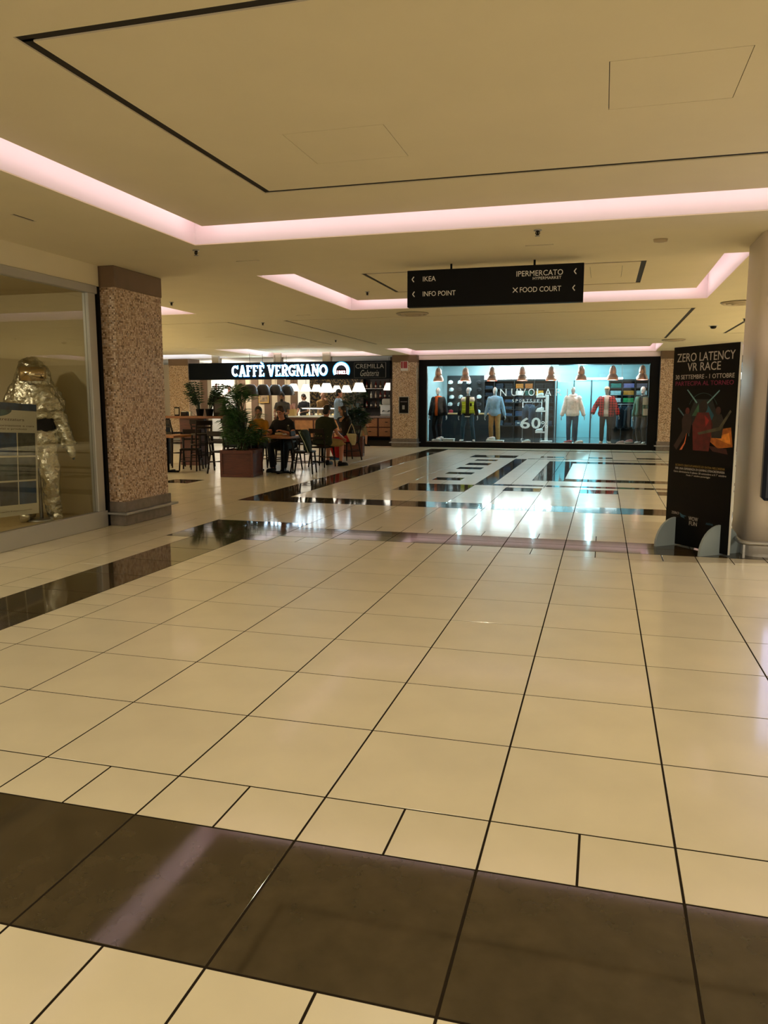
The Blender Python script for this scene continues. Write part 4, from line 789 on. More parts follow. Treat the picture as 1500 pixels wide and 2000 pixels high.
f.shirt(p, cloth('#e0e0de'), 'none', .026, flare=.03); f.trousers(p, cloth('#14181d')); f.shoes(p, WHITEG); open_jacket(f, p, PL, None, .05, .07, -.10, .02)
mb = MB(); mb.ell((0, .005, .055), (.083, .098, .075), 14, f.HM); mb.build('cap', cloth('#c8b8a0'), p); MB().ell((0, -.11, .055), (.07, .07, .01), 12, f.HM).build('cap_brim', cloth('#a88c68'), p)
f = Fig(hands=[(.27, -.12, .80), (-.29, .0, .78)], feet=[(.10, -.04), (-.10, .04)], look=(-6, 0)); p = mannequin('mannequin in a green jacket and grey trousers at the right end', .90, 23.1, -26, f)
f.shirt(p, cloth('#1c2220'), 'none', .02); f.trousers(p, cloth('#3a4045'), disp=(.008, .07)); f.shoes(p, WHITEG); open_jacket(f, p, cloth('#41604f'))
q = thing('poster_card', 'white square card on the right end of the shop glass', 'sign', (.86, 22.40, 1.37)); MB().box(0, .22, -.004, .006, 0, .22).build('card', mat('card_grey', (.55, .57, .57), .6), q)
q = thing('opening_card', 'small white card under the square card on the glass', 'sign', (.88, 22.40, 1.05)); MB().box(0, .14, -.004, .006, 0, .2).build('card', mat('card_grey', (.55, .57, .57), .6), q)
# ------------------------------------------------------------------ silver suit in the left window
FOIL = mat('foil', (.66, .64, .55), .24, metal=1, var=.15, vscale=20, bump=1.0, bscale=22); FOILG = mat('visor_gold', (.75, .62, .45), .08, metal=1)
f = Fig(hands=[(.34, -.02, .80), (-.36, -.06, .78)], feet=[(.13, -.03), (-.13, .06)], bigger=1.18)
su = thing('protective_suit', 'silver aluminised fire suit on a stand in the left window', 'suit', (-6.27, 4.70, .13), R(38), s=.985)
f.shirt(su, FOIL, 'long', .05, t0=.20, loose=.04, disp=(.07, .11), vox=.016, name='jacket')
f.trousers(su, FOIL, .98, .055, 'trousers', (.06, .12), .016)
MB().loft([(f.at(-.02), .20, .15, f.X, f.Y), (f.at(.22), .185, .142, f.X, f.Y)], 16).build('black_waist', BLACK, su)
mb = MB(); mb.ell((0, 0, .03), (.17, .175, .18), 20, f.HM); mb.loft([(f.at(.30), .31, .22, f.X, f.Y), (f.at(.42), .31, .22, f.X, f.Y), (f.at(.52), .26, .21, f.X, f.Y), (f.at(.62), .205, .195, f.X, f.Y), (f.at(.70), .18, .18, f.X, f.Y)], 20); mb.build('hood', FOIL, su, .014, 3, (.07, .10))
mb = MB(); n = 10; vs = []
for z in (-.075, .075):
    for rr_ in (.182, .20):
        for i in range(n+1): t = R(-90-48+96*i/n); vs.append((rr_*.92*math.cos(t), rr_*math.sin(t), z+.03))
fs = []
for i in range(n):
    fs += [(i+n+1, i+n+2, i+3*(n+1)+1, i+3*(n+1)), (i, i+1, i+n+2, i+n+1), (i+2*(n+1), i+3*(n+1), i+3*(n+1)+1, i+2*(n+1)+1)]
fs += [(0, n+1, 3*(n+1), 2*(n+1)), (n, 2*(n+1)+n, 3*(n+1)+n, n+1+n)]
mb.add(vs, fs, f.HM, True); mb.build('visor', FOILG, su)
for i, (h, k, a) in enumerate(f.leg):
    M = Matrix.Translation(a-V((0, 0, .085))) @ Matrix.Rotation(R(14 if i == 0 else -14), 4, 'Z'); mb = MB(); mb.tube([(0, .09, .06), (0, .03, .07), (0, -.08, .06), (0, -.19, .05), (0, -.22, .045)], [.05, .065, .065, .06, .035], 12, M); mb.tube([(0, .02, .05), (0, .02, .32)], [.07, .10], 12, M); mb.build('boot', FOIL, su, .014, 3, (.03, .09))
for a, e, q_ in f.arm:
    d = (q_-e).normalized(); MB().tube([q_-d*.02, q_+d*.08, q_+d*.15], [.05, .055, .03], 12, flat=.7).build('glove', FOIL, su, .012, 2); MB().tube([q_+d*.14, q_+d*.17], [.02, .012], 8).build('strap', BLACK, su)
MB().tube([(0, .02, 0), (0, .02, .95)], .02).lathe([(.18, 0), (.18, .012), (.03, .016)], 20).build('stand', STEEL, su)
# ------------------------------------------------------------------ cafe setting
CW = mat('cafe_cream', (.62, .52, .36), .8); CBR = mat('cafe_brown', (.13, .075, .04), .7)
wl = props(MB().box(-21.8, -11.9, 26.1, 26.2, 0, 3.34).build('wall_cafe_back', CW), 'cream cafe wall with brown stripes', kind='structure')
xx = -16.6
while xx < -12.0:
    MB().box(xx, xx+.30, 26.07, 26.1, .15, 2.95).build('stripe_panel', CBR, wl); xx += .56
WP = mat('cafe_white_wall', (.86, .86, .82), .7)
props(MB().box(-15.35, -14.35, 25.7, 25.8, 0, 2.95).build('wall_cafe_picture', WP), 'bright white cafe wall section with framed pictures', kind='structure')
lamp('picture_light', 'SPOT', (-14.85, 24.5, 2.8), 60, (1, .95, .85), .02, 95, rot=(R(48), 0, 0))
for k, (x, z, wd, h, lb) in enumerate(((-15.12, 1.83, .2, .45, 'white framed picture at the left of the white wall'), (-14.84, 1.35, .22, .45, 'white framed picture hung lowest on the white wall'), (-14.55, 1.70, .24, .50, 'white framed picture at the right of the white wall'))):
    q = thing('picture', lb, 'picture', (x, 25.7, z), group='pictures on the cafe wall'); MB().cbox(-wd/2, wd/2, -.03, 0, 0, h, .005).build('frame', WHITE, q); MB().box(-wd/2+.06, wd/2-.06, -.033, -.029, .1, h-.1).build('print', mat('print_red', (.16, .06, .05), .5, var=.7, vscale=10), q)
q = thing('picture', 'gold framed picture behind the left palm', 'picture', (-13.25, 26.06, 1.42)); MB().cbox(-.22, .22, -.03, 0, 0, .45, .006).build('frame', mat('gold_frame', (.45, .28, .08), .35), q); MB().box(-.17, .17, -.034, -.029, .05, .4).build('print', mat('print_sepia', (.22, .15, .08), .5, var=.7, vscale=8), q)
def leafwall():
    m = mat('leaf_wall', (.02, .014, .010), .6); nt = m.node_tree; b = nt.nodes['Principled BSDF']; tc = nt.nodes['Texture Coordinate']
    wv = nt.nodes.new('ShaderNodeTexWave'); wv.bands_direction = 'DIAGONAL'; wv.inputs['Scale'].default_value = 2.2; wv.inputs['Distortion'].default_value = 14; wv.inputs['Detail'].default_value = 3; wv.inputs['Detail Scale'].default_value = 2.2
    cr = nt.nodes.new('ShaderNodeValToRGB'); cr.color_ramp.elements[0].position = .58; cr.color_ramp.elements[0].color = (.02, .014, .010, 1); cr.color_ramp.elements[1].position = .82; cr.color_ramp.elements[1].color = (.30, .20, .08, 1)
    nt.links.new(tc.outputs['Object'], wv.inputs[0]); nt.links.new(wv.outputs['Fac'], cr.inputs[0]); nt.links.new(cr.outputs[0], b.inputs['Base Color']); return m
props(MB().box(-11.9, -6.6, 27.6, 27.7, 0, 3.34).build('wall_cafe_pattern', leafwall()), 'dark cafe wall with gold leaf pattern', kind='structure')
props(MB().box(-7.2, -6.95, 22.9, 27.6, 0, 2.95).build('wall_cafe_right', mat('cafe_dark_wall', (.05, .035, .03), .7)), 'dark right side wall of the cafe', kind='structure')
props(MB().box(-18, -6.95, 22.31, 27.6, 2.97, 3.0).build('ceiling_cafe', mat('cafe_ceiling', (.62, .66, .68), .8)), 'pale ceiling inside the cafe', kind='structure')
# fascia with lettering
fa = thing('cafe_fascia', 'black cafe fascia with glowing white lettering', 'sign', (-14.2, 21.95, 2.22))
MB().cbox(0, 7.25, 0, .34, 0, .56, .006).build('panel', mat('fascia_black', (.004, .007, .011), .5, ior=1.2), fa)
LET = mat('lit_letter', (.84, .96, 1), .5, emit=6.0); HALO = mat('letter_halo_glow', (.02, .25, .60), .5, emit=2.2)  # HALO: blue glow on the fascia, modelled as larger emissive copies behind the letters
def slab(ch, mb, x, wd, h, t=.062):
    sf = .026
    def seg(x0, z0, x1, z1, tk=t):
        d = V((x1-x0, 0, z1-z0)); L = d.length; a = math.atan2(z1-z0, x1-x0); mb.box(0, L, -.012, .0, -tk/2, tk/2, Matrix.Translation((x+x0, 0, z0)) @ Matrix.Rotation(-a, 4, 'Y'))
    def ser(cx, top): z = h-sf/2 if top else sf/2; seg(cx-t*.85, z, cx+t*.85, z, sf)
    def bow(cx, cz, rx, rz, a0, a1):
        n = 10; P = [(cx+rx*math.cos(R(a0+(a1-a0)*i/n)), cz+rz*math.sin(R(a0+(a1-a0)*i/n))) for i in range(n+1)]
        for a, b in zip(P, P[1:]): seg(*a, *b)
    l = t/2+.01; r_ = wd-t/2-.01
    if ch in 'CG': bow(wd/2, h/2, wd/2-t/2, h/2-t/2, 45, 315); seg(r_, h*.68, r_, h, sf*1.3); 
    if ch == 'G': seg(r_-.02, .0+.02, r_-.02, h*.45); seg(r_-.09, h*.45, r_+.03, h*.45, sf)
    if ch == 'O': bow(wd/2, h/2, wd/2-t/2, h/2-t/2, 0, 360)
    if ch == 'A': seg(l+.01, 0, wd/2, h); seg(r_-.01, 0, wd/2, h); seg(l+.06, h*.33, r_-.06, h*.33, sf*1.3); ser(l+.01, 0); ser(r_-.01, 0)
    if ch == 'V': seg(wd/2, 0, l+.01, h); seg(wd/2, 0, r_-.01, h); ser(l+.01, 1); ser(r_-.01, 1)
    if ch in 'FER': seg(l+.02, 0, l+.02, h); ser(l+.02, 1); ser(l+.02, 0)
    if ch in 'FE': seg(l, h-sf, r_, h-sf, sf*1.6); seg(l, h*.5, r_-.04, h*.5, sf*1.4); seg(r_, h*.72, r_, h, sf)
    if ch == 'E': seg(l, sf, r_, sf, sf*1.6); seg(r_, 0, r_, h*.28, sf)
    if ch == 'R': bow(wd*.48, h*.74, wd*.34, h*.24, -90, 90); seg(l, h-sf, wd*.5, h-sf, sf*1.5); seg(l, h*.5, wd*.5, h*.5, sf*1.5); seg(wd*.5, h*.5, r_-.01, 0); ser(r_-.01, 0)
    if ch == 'N': seg(l+.01, 0, l+.01, h, t*.75); seg(r_-.01, 0, r_-.01, h, t*.75); seg(l+.01, h, r_-.01, 0); ser(l+.01, 1); ser(l+.01, 0); ser(r_-.01, 1)
x = 1.66
for ch, wd in zip('CAFFE VERGNANO', (.30, .31, .26, .26, .26, .10, .31, .26, .29, .31, .31, .31, .31, .33)):
    if ch != ' ':
        mb = MB(); slab(ch, mb, 0, wd*.87, .36)
        if ch == 'E' and x < 2.95: mb.box(0, .11, -.012, 0, -.018, .018, Matrix.Translation((.08, 0, .45)) @ Matrix.Rotation(R(35), 4, 'Y'))
        o = mb.build('letter', LET, fa); o.location = (x, -.03, .10)
        g2 = MB(); g2.add([(v.x, v.y, v.z) for v in mb.v], mb.f); g = g2.build('letter_halo', HALO, fa); g.location = (x-.02*wd, -.012, .10-.02); g.scale = (1.08, 1, 1.10)
    x += wd*.885
LG = mat('logo_pink', (1, .82, .86), .5, emit=3.2)
mb = MB(); mb.ext(arc(5.60, .25, .27, .19, -28, 208, 24), -.03, -.012); mb.build('logo_ring', LET, fa); MB().ext(arc(5.60, .25, .30, .27, -28, 208, 24), -.016, -.006).build('letter_halo', HALO, fa)
MB().ext([(5.43, .30), (5.60, .46), (5.77, .30)], -.02, -.012).build('logo_hat', mat('logo_blue', (.01, .02, .06), .5), fa); MB().ext([(5.44, .13), (5.44, .27), (5.76, .27), (5.76, .13)], -.02, -.012).build('logo_plate', mat('logo_wine', (.25, .05, .08), .5), fa); text('1882', 'lettering', LG, fa, 5.455, 5.745, .145, .255, -.022, .003, off=.02)
GR = mat('fascia_grey', (.34, .34, .33), .5)
text('CREMILLA', 'lettering', GR, fa, 6.09, 7.05, .32, .46, -.002, .002); text('Gelateria', 'lettering', GR, fa, 6.25, 6.88, .07, .27, -.002, .002, shear=.4)
mb = MB(); mb.box(6.04, 7.12, -.003, 0, .02, .027).box(6.04, 7.12, -.003, 0, .50, .507).box(6.04, 6.047, -.003, 0, .027, .5).box(7.10, 7.12, -.003, 0, .027, .5); mb.build('outline', mat('outline_grey', (.14, .14, .14), .5), fa)
for k, x in enumerate((-13.2, -10.9, -9.15)):
    q = props(MB().cbox(x-.13, x+.13, 22.0, 22.25, 2.781, 3.084 if k else 3.084, .006).build('fascia_bracket', mat('bracket_beige', (.50, .44, .34), .6)), ['leftmost beige bracket above the cafe fascia', 'middle beige bracket above the cafe fascia', 'rightmost beige bracket above the cafe fascia'][k], 'bracket', 'brackets above the cafe fascia')
# counters
co = thing('cafe_counter', 'long wooden cafe counter with white top', 'counter', (-11.6, 23.2, 0))
MB().box(0, 3.0, .05, .75, .1, .92).build('body', MAHOG, co); MB().cbox(-.05, 3.05, 0, .8, .92, .97, .008).build('top', mat('counter_white', (.85, .85, .80), .25), co)
for k in range(4): MB().cbox(.06+.74*k, .74+.74*k, .03, .05, .2, .82, .01).build('front_panel', mat('counter_orange', (.50, .22, .08), .4, var=.2), co)
MB().box(.02, 2.98, .1, .7, 0, .1).build('kick_plate', BLACK, co)
gc = thing('display_case', 'glass cake display case on the cafe counter', 'display case', (-10.6, 23.35, .97)); MB().box(0, 1.6, 0, .02, .0, .27).box(0, .02, .02, .5, 0, .27).box(1.58, 1.6, .02, .5, 0, .27).build('glass_front', GLASS, gc); MB().cbox(-.01, 1.61, -.01, .52, .27, .30, .005).build('top', STEEL, gc); MB().box(.03, 1.57, .03, .5, .002, .02).build('tray', WHITEG, gc); MB().box(.03, 1.57, .05, .09, .25, .268).build('light_strip', mat('case_light', (1, .95, .85), .5, emit=9), gc)
for k in range(9):
    q = thing('cake', ['yellow', 'brown', 'cream'][k % 3]+' small cake in the glass display case, number '+'one two three four five six seven eight nine'.split()[k]+' from the left', 'cake', (-10.45+.16*k, 23.6, .99), group='cakes in the display case'); c = ((.7, .5, .2), (.2, .09, .04), (.8, .7, .5))[k % 3]
    MB().lathe([(.05, 0), (.055, .04), (.03, .06), (.01, .07)], 12).build('sponge', mat('cake_%d' % (k % 3), c, .6), q)
q = thing('drinks_dispenser', 'pinkish cup stack and carton beside the display case', 'dispenser', (-11.0, 23.5, .97)); MB().cbox(-.14, .14, -.1, .1, 0, .24, .01).build('carton', mat('carton', (.62, .42, .16), .6), q); MB().lathe([(.05, .24), (.065, .40)], 14, c=(-.06, 0, 0)).lathe([(.05, .24), (.065, .44)], 14, c=(.07, 0, 0)).build('cups', mat('cup_pink', (.75, .42, .36), .6), q)
dc = thing('drawer_cabinet', 'wooden drawer cabinet with speckled top beside pillar', 'cabinet', (-9.26, 26.2, 0)); MB().box(0, 2.0, .03, .6, .12, .86).build('body', MAHOG, dc); MB().cbox(-.02, 2.02, 0, .62, .86, .93, .006).build('top', mat('speckled', (.35, .26, .22), .3, var=.7, vscale=40), dc); MB().box(.02, 1.98, .08, .6, 0, .12).build('kick_plate', BLACK, dc)
for i in range(3):
    for j in range(2):
        x0, z0 = .05+.66*i, .15+.36*j; d = MB().cbox(x0, x0+.60, .0, .03, z0, z0+.33, .012).build('drawer', OAK, dc); MB().tube([(x0+.25, -.02, z0+.19), (x0+.35, -.02, z0+.19)], .012, 8).build('handle', BLACK, d)
# coffee machine, shelves with goods
cm = thing('coffee_machine', 'white and chrome coffee machine beside the pillar', 'coffee machine', (-8.55, 26.4, .93)); MB().cbox(0, .5, 0, .4, .05, .42, .03).build('body', WHITEG, cm); MB().cbox(.04, .46, -.14, .38, 0, .05, .01).build('drip_tray', STEEL, cm); MB().cbox(.05, .4, .05, .35, .42, .66, .04).build('hopper_base', mat('cm_cream', (.6, .57, .5), .4), cm); MB().lathe([(.12, .66), (.15, .86)], 16, c=(.22, .2, 0)).build('bean_hopper', GLASS, cm)
for x in (.14, .36): g = MB().tube([(x, -.02, .2), (x, -.10, .2)], .03).build('group_head', STEEL, cm); MB().tube([(x, -.09, .18), (x, -.22, .17)], .012).build('portafilter', BLACK, g)
for k in range(7):
    q = thing('cup', 'white cup, '+'first second third fourth'.split()[k % 4]+' from the left in the '+('lower', 'upper')[k//4]+' row beside the coffee machine', 'cup', (-8.0+.09*(k % 4), 26.45, .93+.07*(k//4)), group='white cups beside the machine'); MB().lathe([(.025, 0), (.04, .03), (.043, .065), (.038, .062), (.03, .01)], 14, cap=False).build('bowl', WHITEG, q); MB().tube([(.04, 0, .05), (.062, 0, .04), (.058, 0, .02), (.035, 0, .015)], .006, 6).build('handle', WHITEG, q)
su_ = thing('shelf_unit', 'dark shelves of bottles and packets behind the counter', 'shelf', (-9.5, 27.2, 0)); MB().box(0, 2.2, .3, .38, .93, 2.9).build('back_panel', mat('shelf_back', (.03, .02, .018), .5), su_)
for z in (1.25, 1.62, 2.0): MB().cbox(0, 2.2, 0, .3, z-.025, z, .004).build('shelf', WHITEG if z == 2.0 else DWOOD, su_)
for x in (0, 1.1, 2.17): MB().box(x, x+.03, 0, .3, .93, 2.6).build('upright', DWOOD, su_)
BT_ = {}
bc = [('#7a1a12', 'red'), ('#b8a08a', 'beige'), ('#d8d8d0', 'white'), ('#1f4a3a', 'green'), ('#5a3418', 'brown'), ('#20242a', 'black')]
for zi, z in enumerate((1.25, 1.62, 2.0)):
    for k in range(11):
        c, cn = bc[(k*5+zi*3+k//4) % 6] if zi < 2 else bc[[0, 1, 0, 4, 0, 4, 1, 3, 2, 2, 2][k]]; x = -9.38+.19*k
        if zi == 2 and k > 6:
            q = thing('packet', cn+' packet, '+'first second third fourth'.split()[k-7]+' of the packets on the top cafe shelf', 'packet', (x, 27.35, z), group='goods on the cafe shelves'); MB().cbox(-.07, .07, -.05, .05, 0, .26, .012).build('bag', mat('pk_'+c, c, .5), q); MB().cbox(-.06, .06, -.012, .012, .26, .30, .004).build('fold', mat('pk_'+c, c, .5), q)
        elif c in BT_: dup(BT_[c], (x, 27.35, z), 0, cn+' bottle, '+'first second third fourth fifth sixth seventh eighth ninth tenth eleventh'.split()[k]+' from the left on the '+('lower', 'middle', 'top')[zi]+' cafe shelf')
        else:
            q = thing('bottle', cn+' bottle, '+'first second third fourth fifth sixth seventh eighth ninth tenth eleventh'.split()[k]+' from the left on the '+('lower', 'middle', 'top')[zi]+' cafe shelf', 'bottle', (x, 27.35, z), group='bottles on the cafe shelves'); BT_[c] = q
            MB().lathe([(.04, 0), (.042, .01), (.042, .15), (.018, .20), (.016, .26)], 14).build('glass_body', mat('bt_'+c, c, .2), q); MB().lathe([(.018, .26), (.018, .285)], 12).build('cap', BLACK, q); MB().lathe([(.0425, .05), (.0425, .12)], 14, cap=False).build('label_band', mat('label_cream', (.6, .52, .4), .6), q)
# lamps in the cafe
bl = ['leftmost black drum lamp, white inside, beside the palm', 'second black drum lamp in the cafe', 'third black drum lamp in the cafe', 'rightmost black drum lamp, above the waiter']
DRUM = None
for k, x in enumerate((-10.95, -10.52, -10.10, -9.72)):
    if DRUM is None:
        DRUM = thing('drum_lamp', bl[0], 'lamp', (x, 20+.5*k, 1.66), group='black dome lamps in the cafe')
        MB().lathe([(.255, 0), (.25, .08), (.22, .19), (.17, .28), (.12, .34), (.115, .33), (.16, .27), (.21, .18), (.24, .08), (.245, 0)], 26, cap=False).build('shade', mat('lamp_black', (.02, .017, .016), .3), DRUM)
        MB().lathe([(.12, .335), (.04, .35), (.0, .35)], 20).build('lid', WHITEG, DRUM); MB().tube([(0, 0, .34), (0, 0, 1.29)], .006, 6).build('cable', BLACK, DRUM); MB().ell((0, 0, .12), .05, 12).build('bulb', BULB, DRUM)
    else: dup(DRUM, (-.277+(x+.277)*(22.49+.5*k)/22.49, 20+.5*k, 1.66+.006*k), 0, bl[k])
wlb = ['first lit white conical lamp from the left', 'second lit white conical lamp from the left', 'third lit white conical lamp from the left', 'fourth and tallest lit white conical lamp', 'fifth lit white conical lamp from the left', 'sixth lit white conical lamp, above the blue shirt man', 'large lit white conical lamp above the right palm', 'rightmost lit white conical lamp, half behind the pillar']
WL = None
for k, (x, z, s_) in enumerate(((-10.32, 1.82, 1), (-9.88, 1.81, .95), (-9.50, 1.80, .95), (-9.15, 1.77, 1.25), (-8.79, 1.79, .85), (-8.46, 1.77, .95), (-8.02, 1.79, 1.2), (-7.35, 1.86, 1.0))):
    if WL is None:
        WL = thing('cone_lamp', wlb[0], 'lamp', (x, 22.02, z), group='lit white lamps above the counter')
        MB().lathe([(.195, 0), (.10, .24), (.09, .24), (.185, 0)], 26, cap=False).build('shade', SHADE, WL); MB().lathe([(.10, .235), (.0, .245)], 16).build('lid', WHITEG, WL)
        MB().tube([(0, 0, .24), (0, 0, .42)], .005, 6).build('cable', BLACK, WL)
    else:
        o = dup(WL, (x, 23.3 if k == 7 else 22.02, z), 0, wlb[k]); o.scale = (s_, s_, s_)
bk = thing('lamp_bracket', 'short dark rod holding the rightmost white lamp', 'bracket', (-7.35, 23.3, 2.27)); MB().tube([(0, 0, 0), (0, 0, .70)], .008, 6).build('rod', BLACK, bk)
rl = thing('lamp_rail', 'slim dark rail carrying the white conical lamps', 'rail', (-10.6, 22.0, 2.195)); MB().cbox(0, 3.75, 0, .04, 0, .024, .004).build('rail', BLACK, rl)
# ------------------------------------------------------------------ cafe furniture
def chair_parts(t, sh, top, wd=.40, rail=True):
    h = wd/2
    MB().cbox(-h, h, -h, h, sh-.035, sh, .012).build('seat', DWOOD, t)
    for sx in (1, -1):
        MB().tube([(sx*(h-.02), -h+.03, sh-.03), (sx*(h+.015), -h, 0)], [.019, .015], 8).build('leg', DWOOD, t)
        MB().tube([(sx*(h+.012), h+.06, 0), (sx*(h-.02), h-.02, sh), (sx*(h-.02), h+.06, top)], [.016, .019, .016], 8).build('leg', DWOOD, t)
    MB().cbox(-h, h, h+.035, h+.065, top-.10, top, .01).build('backrest', DWOOD, t)
    for z in ((top+sh)/2,): MB().cbox(-h+.02, h-.02, h+.015, h+.04, z-.03, z+.01, .006).build('slat', DWOOD, t)
    zr = .20 if sh < .6 else .30
    for z in ((zr,) if sh < .6 else (zr, .52)):
        MB().tube([(-h, -h+.01, z), (h, -h+.01, z)], .010, 6).tube([(-h, h+.03, z+.05), (h, h+.03, z+.05)], .010, 6).tube([(-h, -h+.01, z+.03), (-h, h+.03, z+.03)], .010, 6).tube([(h, -h+.01, z+.03), (h, h+.03, z+.03)], .010, 6).build('stretcher', DWOOD, t)
CH = None
def chair(x, y, rz, lb):
    global CH
    if CH is None: CH = thing('cafe_chair', lb, 'chair', (x, y, 0), R(rz), 'dark wooden cafe chairs'); chair_parts(CH, .46, .86); return CH
    return dup(CH, (x, y, 0), R(rz), lb)
# local chair faces -y (backrest at +y)
chair(-7.62, 13.45, 5, 'dark wooden chair under the woman in mustard'); chair(-6.72, 12.85, -4, 'dark wooden chair under the man in black'); chair(-6.34, 13.95, 168, 'dark wooden chair under the man in the olive shirt')
chair(-6.42, 16.05, -38, 'dark wooden chair under the woman in red trousers'); chair(-7.38, 11.95, 180, 'empty dark chair on the near side of the dark table'); chair(-6.10, 12.25, 100, 'empty dark chair with the striped jacket over its back')
chair(-7.72, 11.85, 170, 'dark chair close behind the left planter'); chair(-7.32, 15.05, 90, 'dark chair between the olive shirt man and the woman in red')
ST = None
for k, (x, y, rz, lb) in enumerate(((-8.9, 13.15, 180, 'bar stool in front of the wooden panel of the high table'), (-8.5, 12.38, 225, 'bar stool nearest the left palm'), (-9.55, 12.95, 170, 'bar stool at the left end of the high table'), (-8.75, 14.55, 0, 'bar stool behind the high table'))):
    if ST is None: ST = thing('bar_stool', lb, 'stool', (x, y, 0), R(rz), 'dark bar stools'); chair_parts(ST, .78, 1.06, .36)
    else: dup(ST, (x, y, 0), R(rz), lb)
def table(x, y, w_, d_, h_, lb, m=TOPWOOD, rz=0):
    t = thing('cafe_table', lb, 'table', (x, y, 0), R(rz), 'square cafe tables'); MB().cbox(-w_/2, w_/2, -d_/2, d_/2, h_-.045, h_, .008).build('top', m, t); MB().tube([(0, 0, .04), (0, 0, h_-.04)], .035, 12).build('column', BLACK, t)
    MB().cbox(-.25, .25, -.035, .035, 0, .04, .01).cbox(-.035, .035, -.25, .25, .0, .038, .01).build('base', BLACK, t); return t
table(-6.56, 12.18, .62, .62, .76, 'square wooden table in front of the man in black'); table(-7.40, 12.55, .62, .62, .755, 'dark topped table before the woman in mustard', DWOOD)
table(-6.75, 15.05, .6, .6, .75, 'wooden table between the olive shirt man and the woman in red'); table(-8.95, 11.75, .75, .7, .77, 'low wooden table beside the mosaic pillar')
chair(-9.25, 11.35, 190, 'dark chair at the low wooden table beside the pillar'); chair(-8.75, 12.35, 20, 'dark chair behind the low wooden table beside the pillar')
bt_ = thing('high_table', 'long high bar table with mahogany panel base', 'table', (-10.3, 13.35, 0)); MB().cbox(0, 2.0, 0, .62, 1.075, 1.13, .008).build('top', mat('bar_top', (.26, .10, .035), .25, var=.2), bt_); MB().cbox(.66, 1.14, .1, .5, 0, 1.075, .006).build('panel_base', MAHOG, bt_); MB().cbox(.1, .18, .1, .5, 0, 1.075, .006).build('side_leg', DWOOD, bt_); MB().cbox(1.7, 1.78, .1, .5, .98, 1.075, .006).build('apron', DWOOD, bt_)
# items on the tables
q = thing('serving_board', 'wooden board with a sandwich before the man in black', 'food', (-6.62, 12.27, .76)); MB().cbox(-.17, .17, -.11, .11, 0, .018, .005).build('board', OAK, q); MB().ell((-.04, 0, .04), (.10, .06, .03), 12).build('bread', mat('bread', (.6, .42, .2), .7), q); MB().ell((.09, -.02, .03), (.05, .06, .015), 10).build('paper', WHITE, q)
q = thing('water_bottle', 'clear plastic bottle standing on the wooden table', 'bottle', (-6.52, 12.42, .76)); MB().lathe([(.03, 0), (.032, .01), (.032, .13), (.013, .18), (.012, .2)], 14).build('body', glass('pet', (.8, .85, .85)), q); MB().lathe([(.014, .2), (.014, .215)], 10).build('cap', WHITE, q)
q = thing('takeaway_cup', 'black takeaway box with an orange lid on the dark table', 'cup', (-7.16, 12.42, .755)); MB().lathe([(.045, 0), (.055, .13)], 16).build('cup', BLACK, q); MB().lathe([(.058, .13), (.058, .145), (.05, .155)], 16).build('lid', mat('lid_orange', (.6, .2, .06), .5), q); MB().box(.015, .045, -.056, -.052, .03, .07).build('logo', WHITE, q)
q = thing('striped_jacket', 'dark green jacket with pale stripes over a chair', 'clothes', (-6.03, 12.24, .60)); MB().loft([((.02, 0, -.16), .04, .17, (1, 0, 0), (0, 1, 0)), ((-.02, 0, .08), .05, .2, (1, 0, 0), (0, 1, 0)), ((-.06, 0, .22), .07, .2, (1, 0, 0), (0, 1, 0)), ((-.08, 0, .29), .05, .17, (1, 0, 0), (0, 1, 0))], 14).tube([(-.08, -.18, .22), (.04, -.24, .06), (.12, -.24, -.15)], [.055, .05, .04], 10).build('cloth', cloth('#1a2a1e'), q, .014, 3)
for k in (-1, 1): MB().tube([(-.10, -.20+.03*k, .26), (.05, -.29+.02*k, .05), (.13, -.28+.03*k, -.15)], .006, 6).build('stripe', mat('stripe_pale', (.6, .62, .45), .7), q)
q = thing('tote_bag', 'cream cloth tote bag hanging beside the woman in red', 'bag', (-6.20, 15.62, .40), s=.85); MB().loft([((.06, 0, 0), .05, .04, (1, 0, 0), (0, 1, 0)), ((.05, 0, .1), .10, .06, (1, 0, 0), (0, 1, 0)), ((0, 0, .33), .16, .05, (1, 0, 0), (0, 1, 0))], 14).build('bag', cloth('#c8bc98'), q, .014, 3); MB().tube([(-.12, 0, .32), (-.06, .02, .50), (.0, .03, .62), (.06, .02, .5), (.12, 0, .32)], .012, 6).build('strap', cloth('#c8bc98'), q)
q = thing('backpack', 'black backpack on the chair between woman and man', 'bag', (-7.36, 13.85, .46)); MB().cbox(-.17, .17, -.11, .11, 0, .5, .06).build('pack', cloth('#101115'), q, .02, 3); MB().cbox(-.12, .12, -.15, -.10, .05, .25, .03).build('pocket', cloth('#1c1d22'), q)
chair(-7.36, 13.9, 0, 'dark chair carrying the black backpack')
q = thing('menu_stand', 'small black framed card stand on the high table', 'sign', (-9.78, 13.6, 1.13)); MB().cbox(-.07, .07, -.01, .01, 0, .20, .008).build('frame', BLACK, q); MB().box(-.05, .05, -.013, -.009, .03, .17).build('card', mat('card_cream', (.5, .42, .32), .6), q)
q = thing('napkin_box', 'dark napkin box beside the card stand', 'box', (-9.58, 13.6, 1.13)); MB().cbox(-.08, .08, -.06, .06, 0, .09, .01).build('box', DWOOD, q); MB().cbox(-.06, .06, -.045, .045, .09, .105, .004).build('napkins', WHITE, q)
q = thing('paper_cup', 'white cup beside the napkin box', 'cup', (-9.42, 13.58, 1.13)); MB().lathe([(.03, 0), (.04, .1), (.036, .1), (.028, .01)], 14, cap=False).build('cup', WHITE, q); MB().lathe([(.03, 0), (.03, .01)], 14).build('cup_base', WHITE, q)
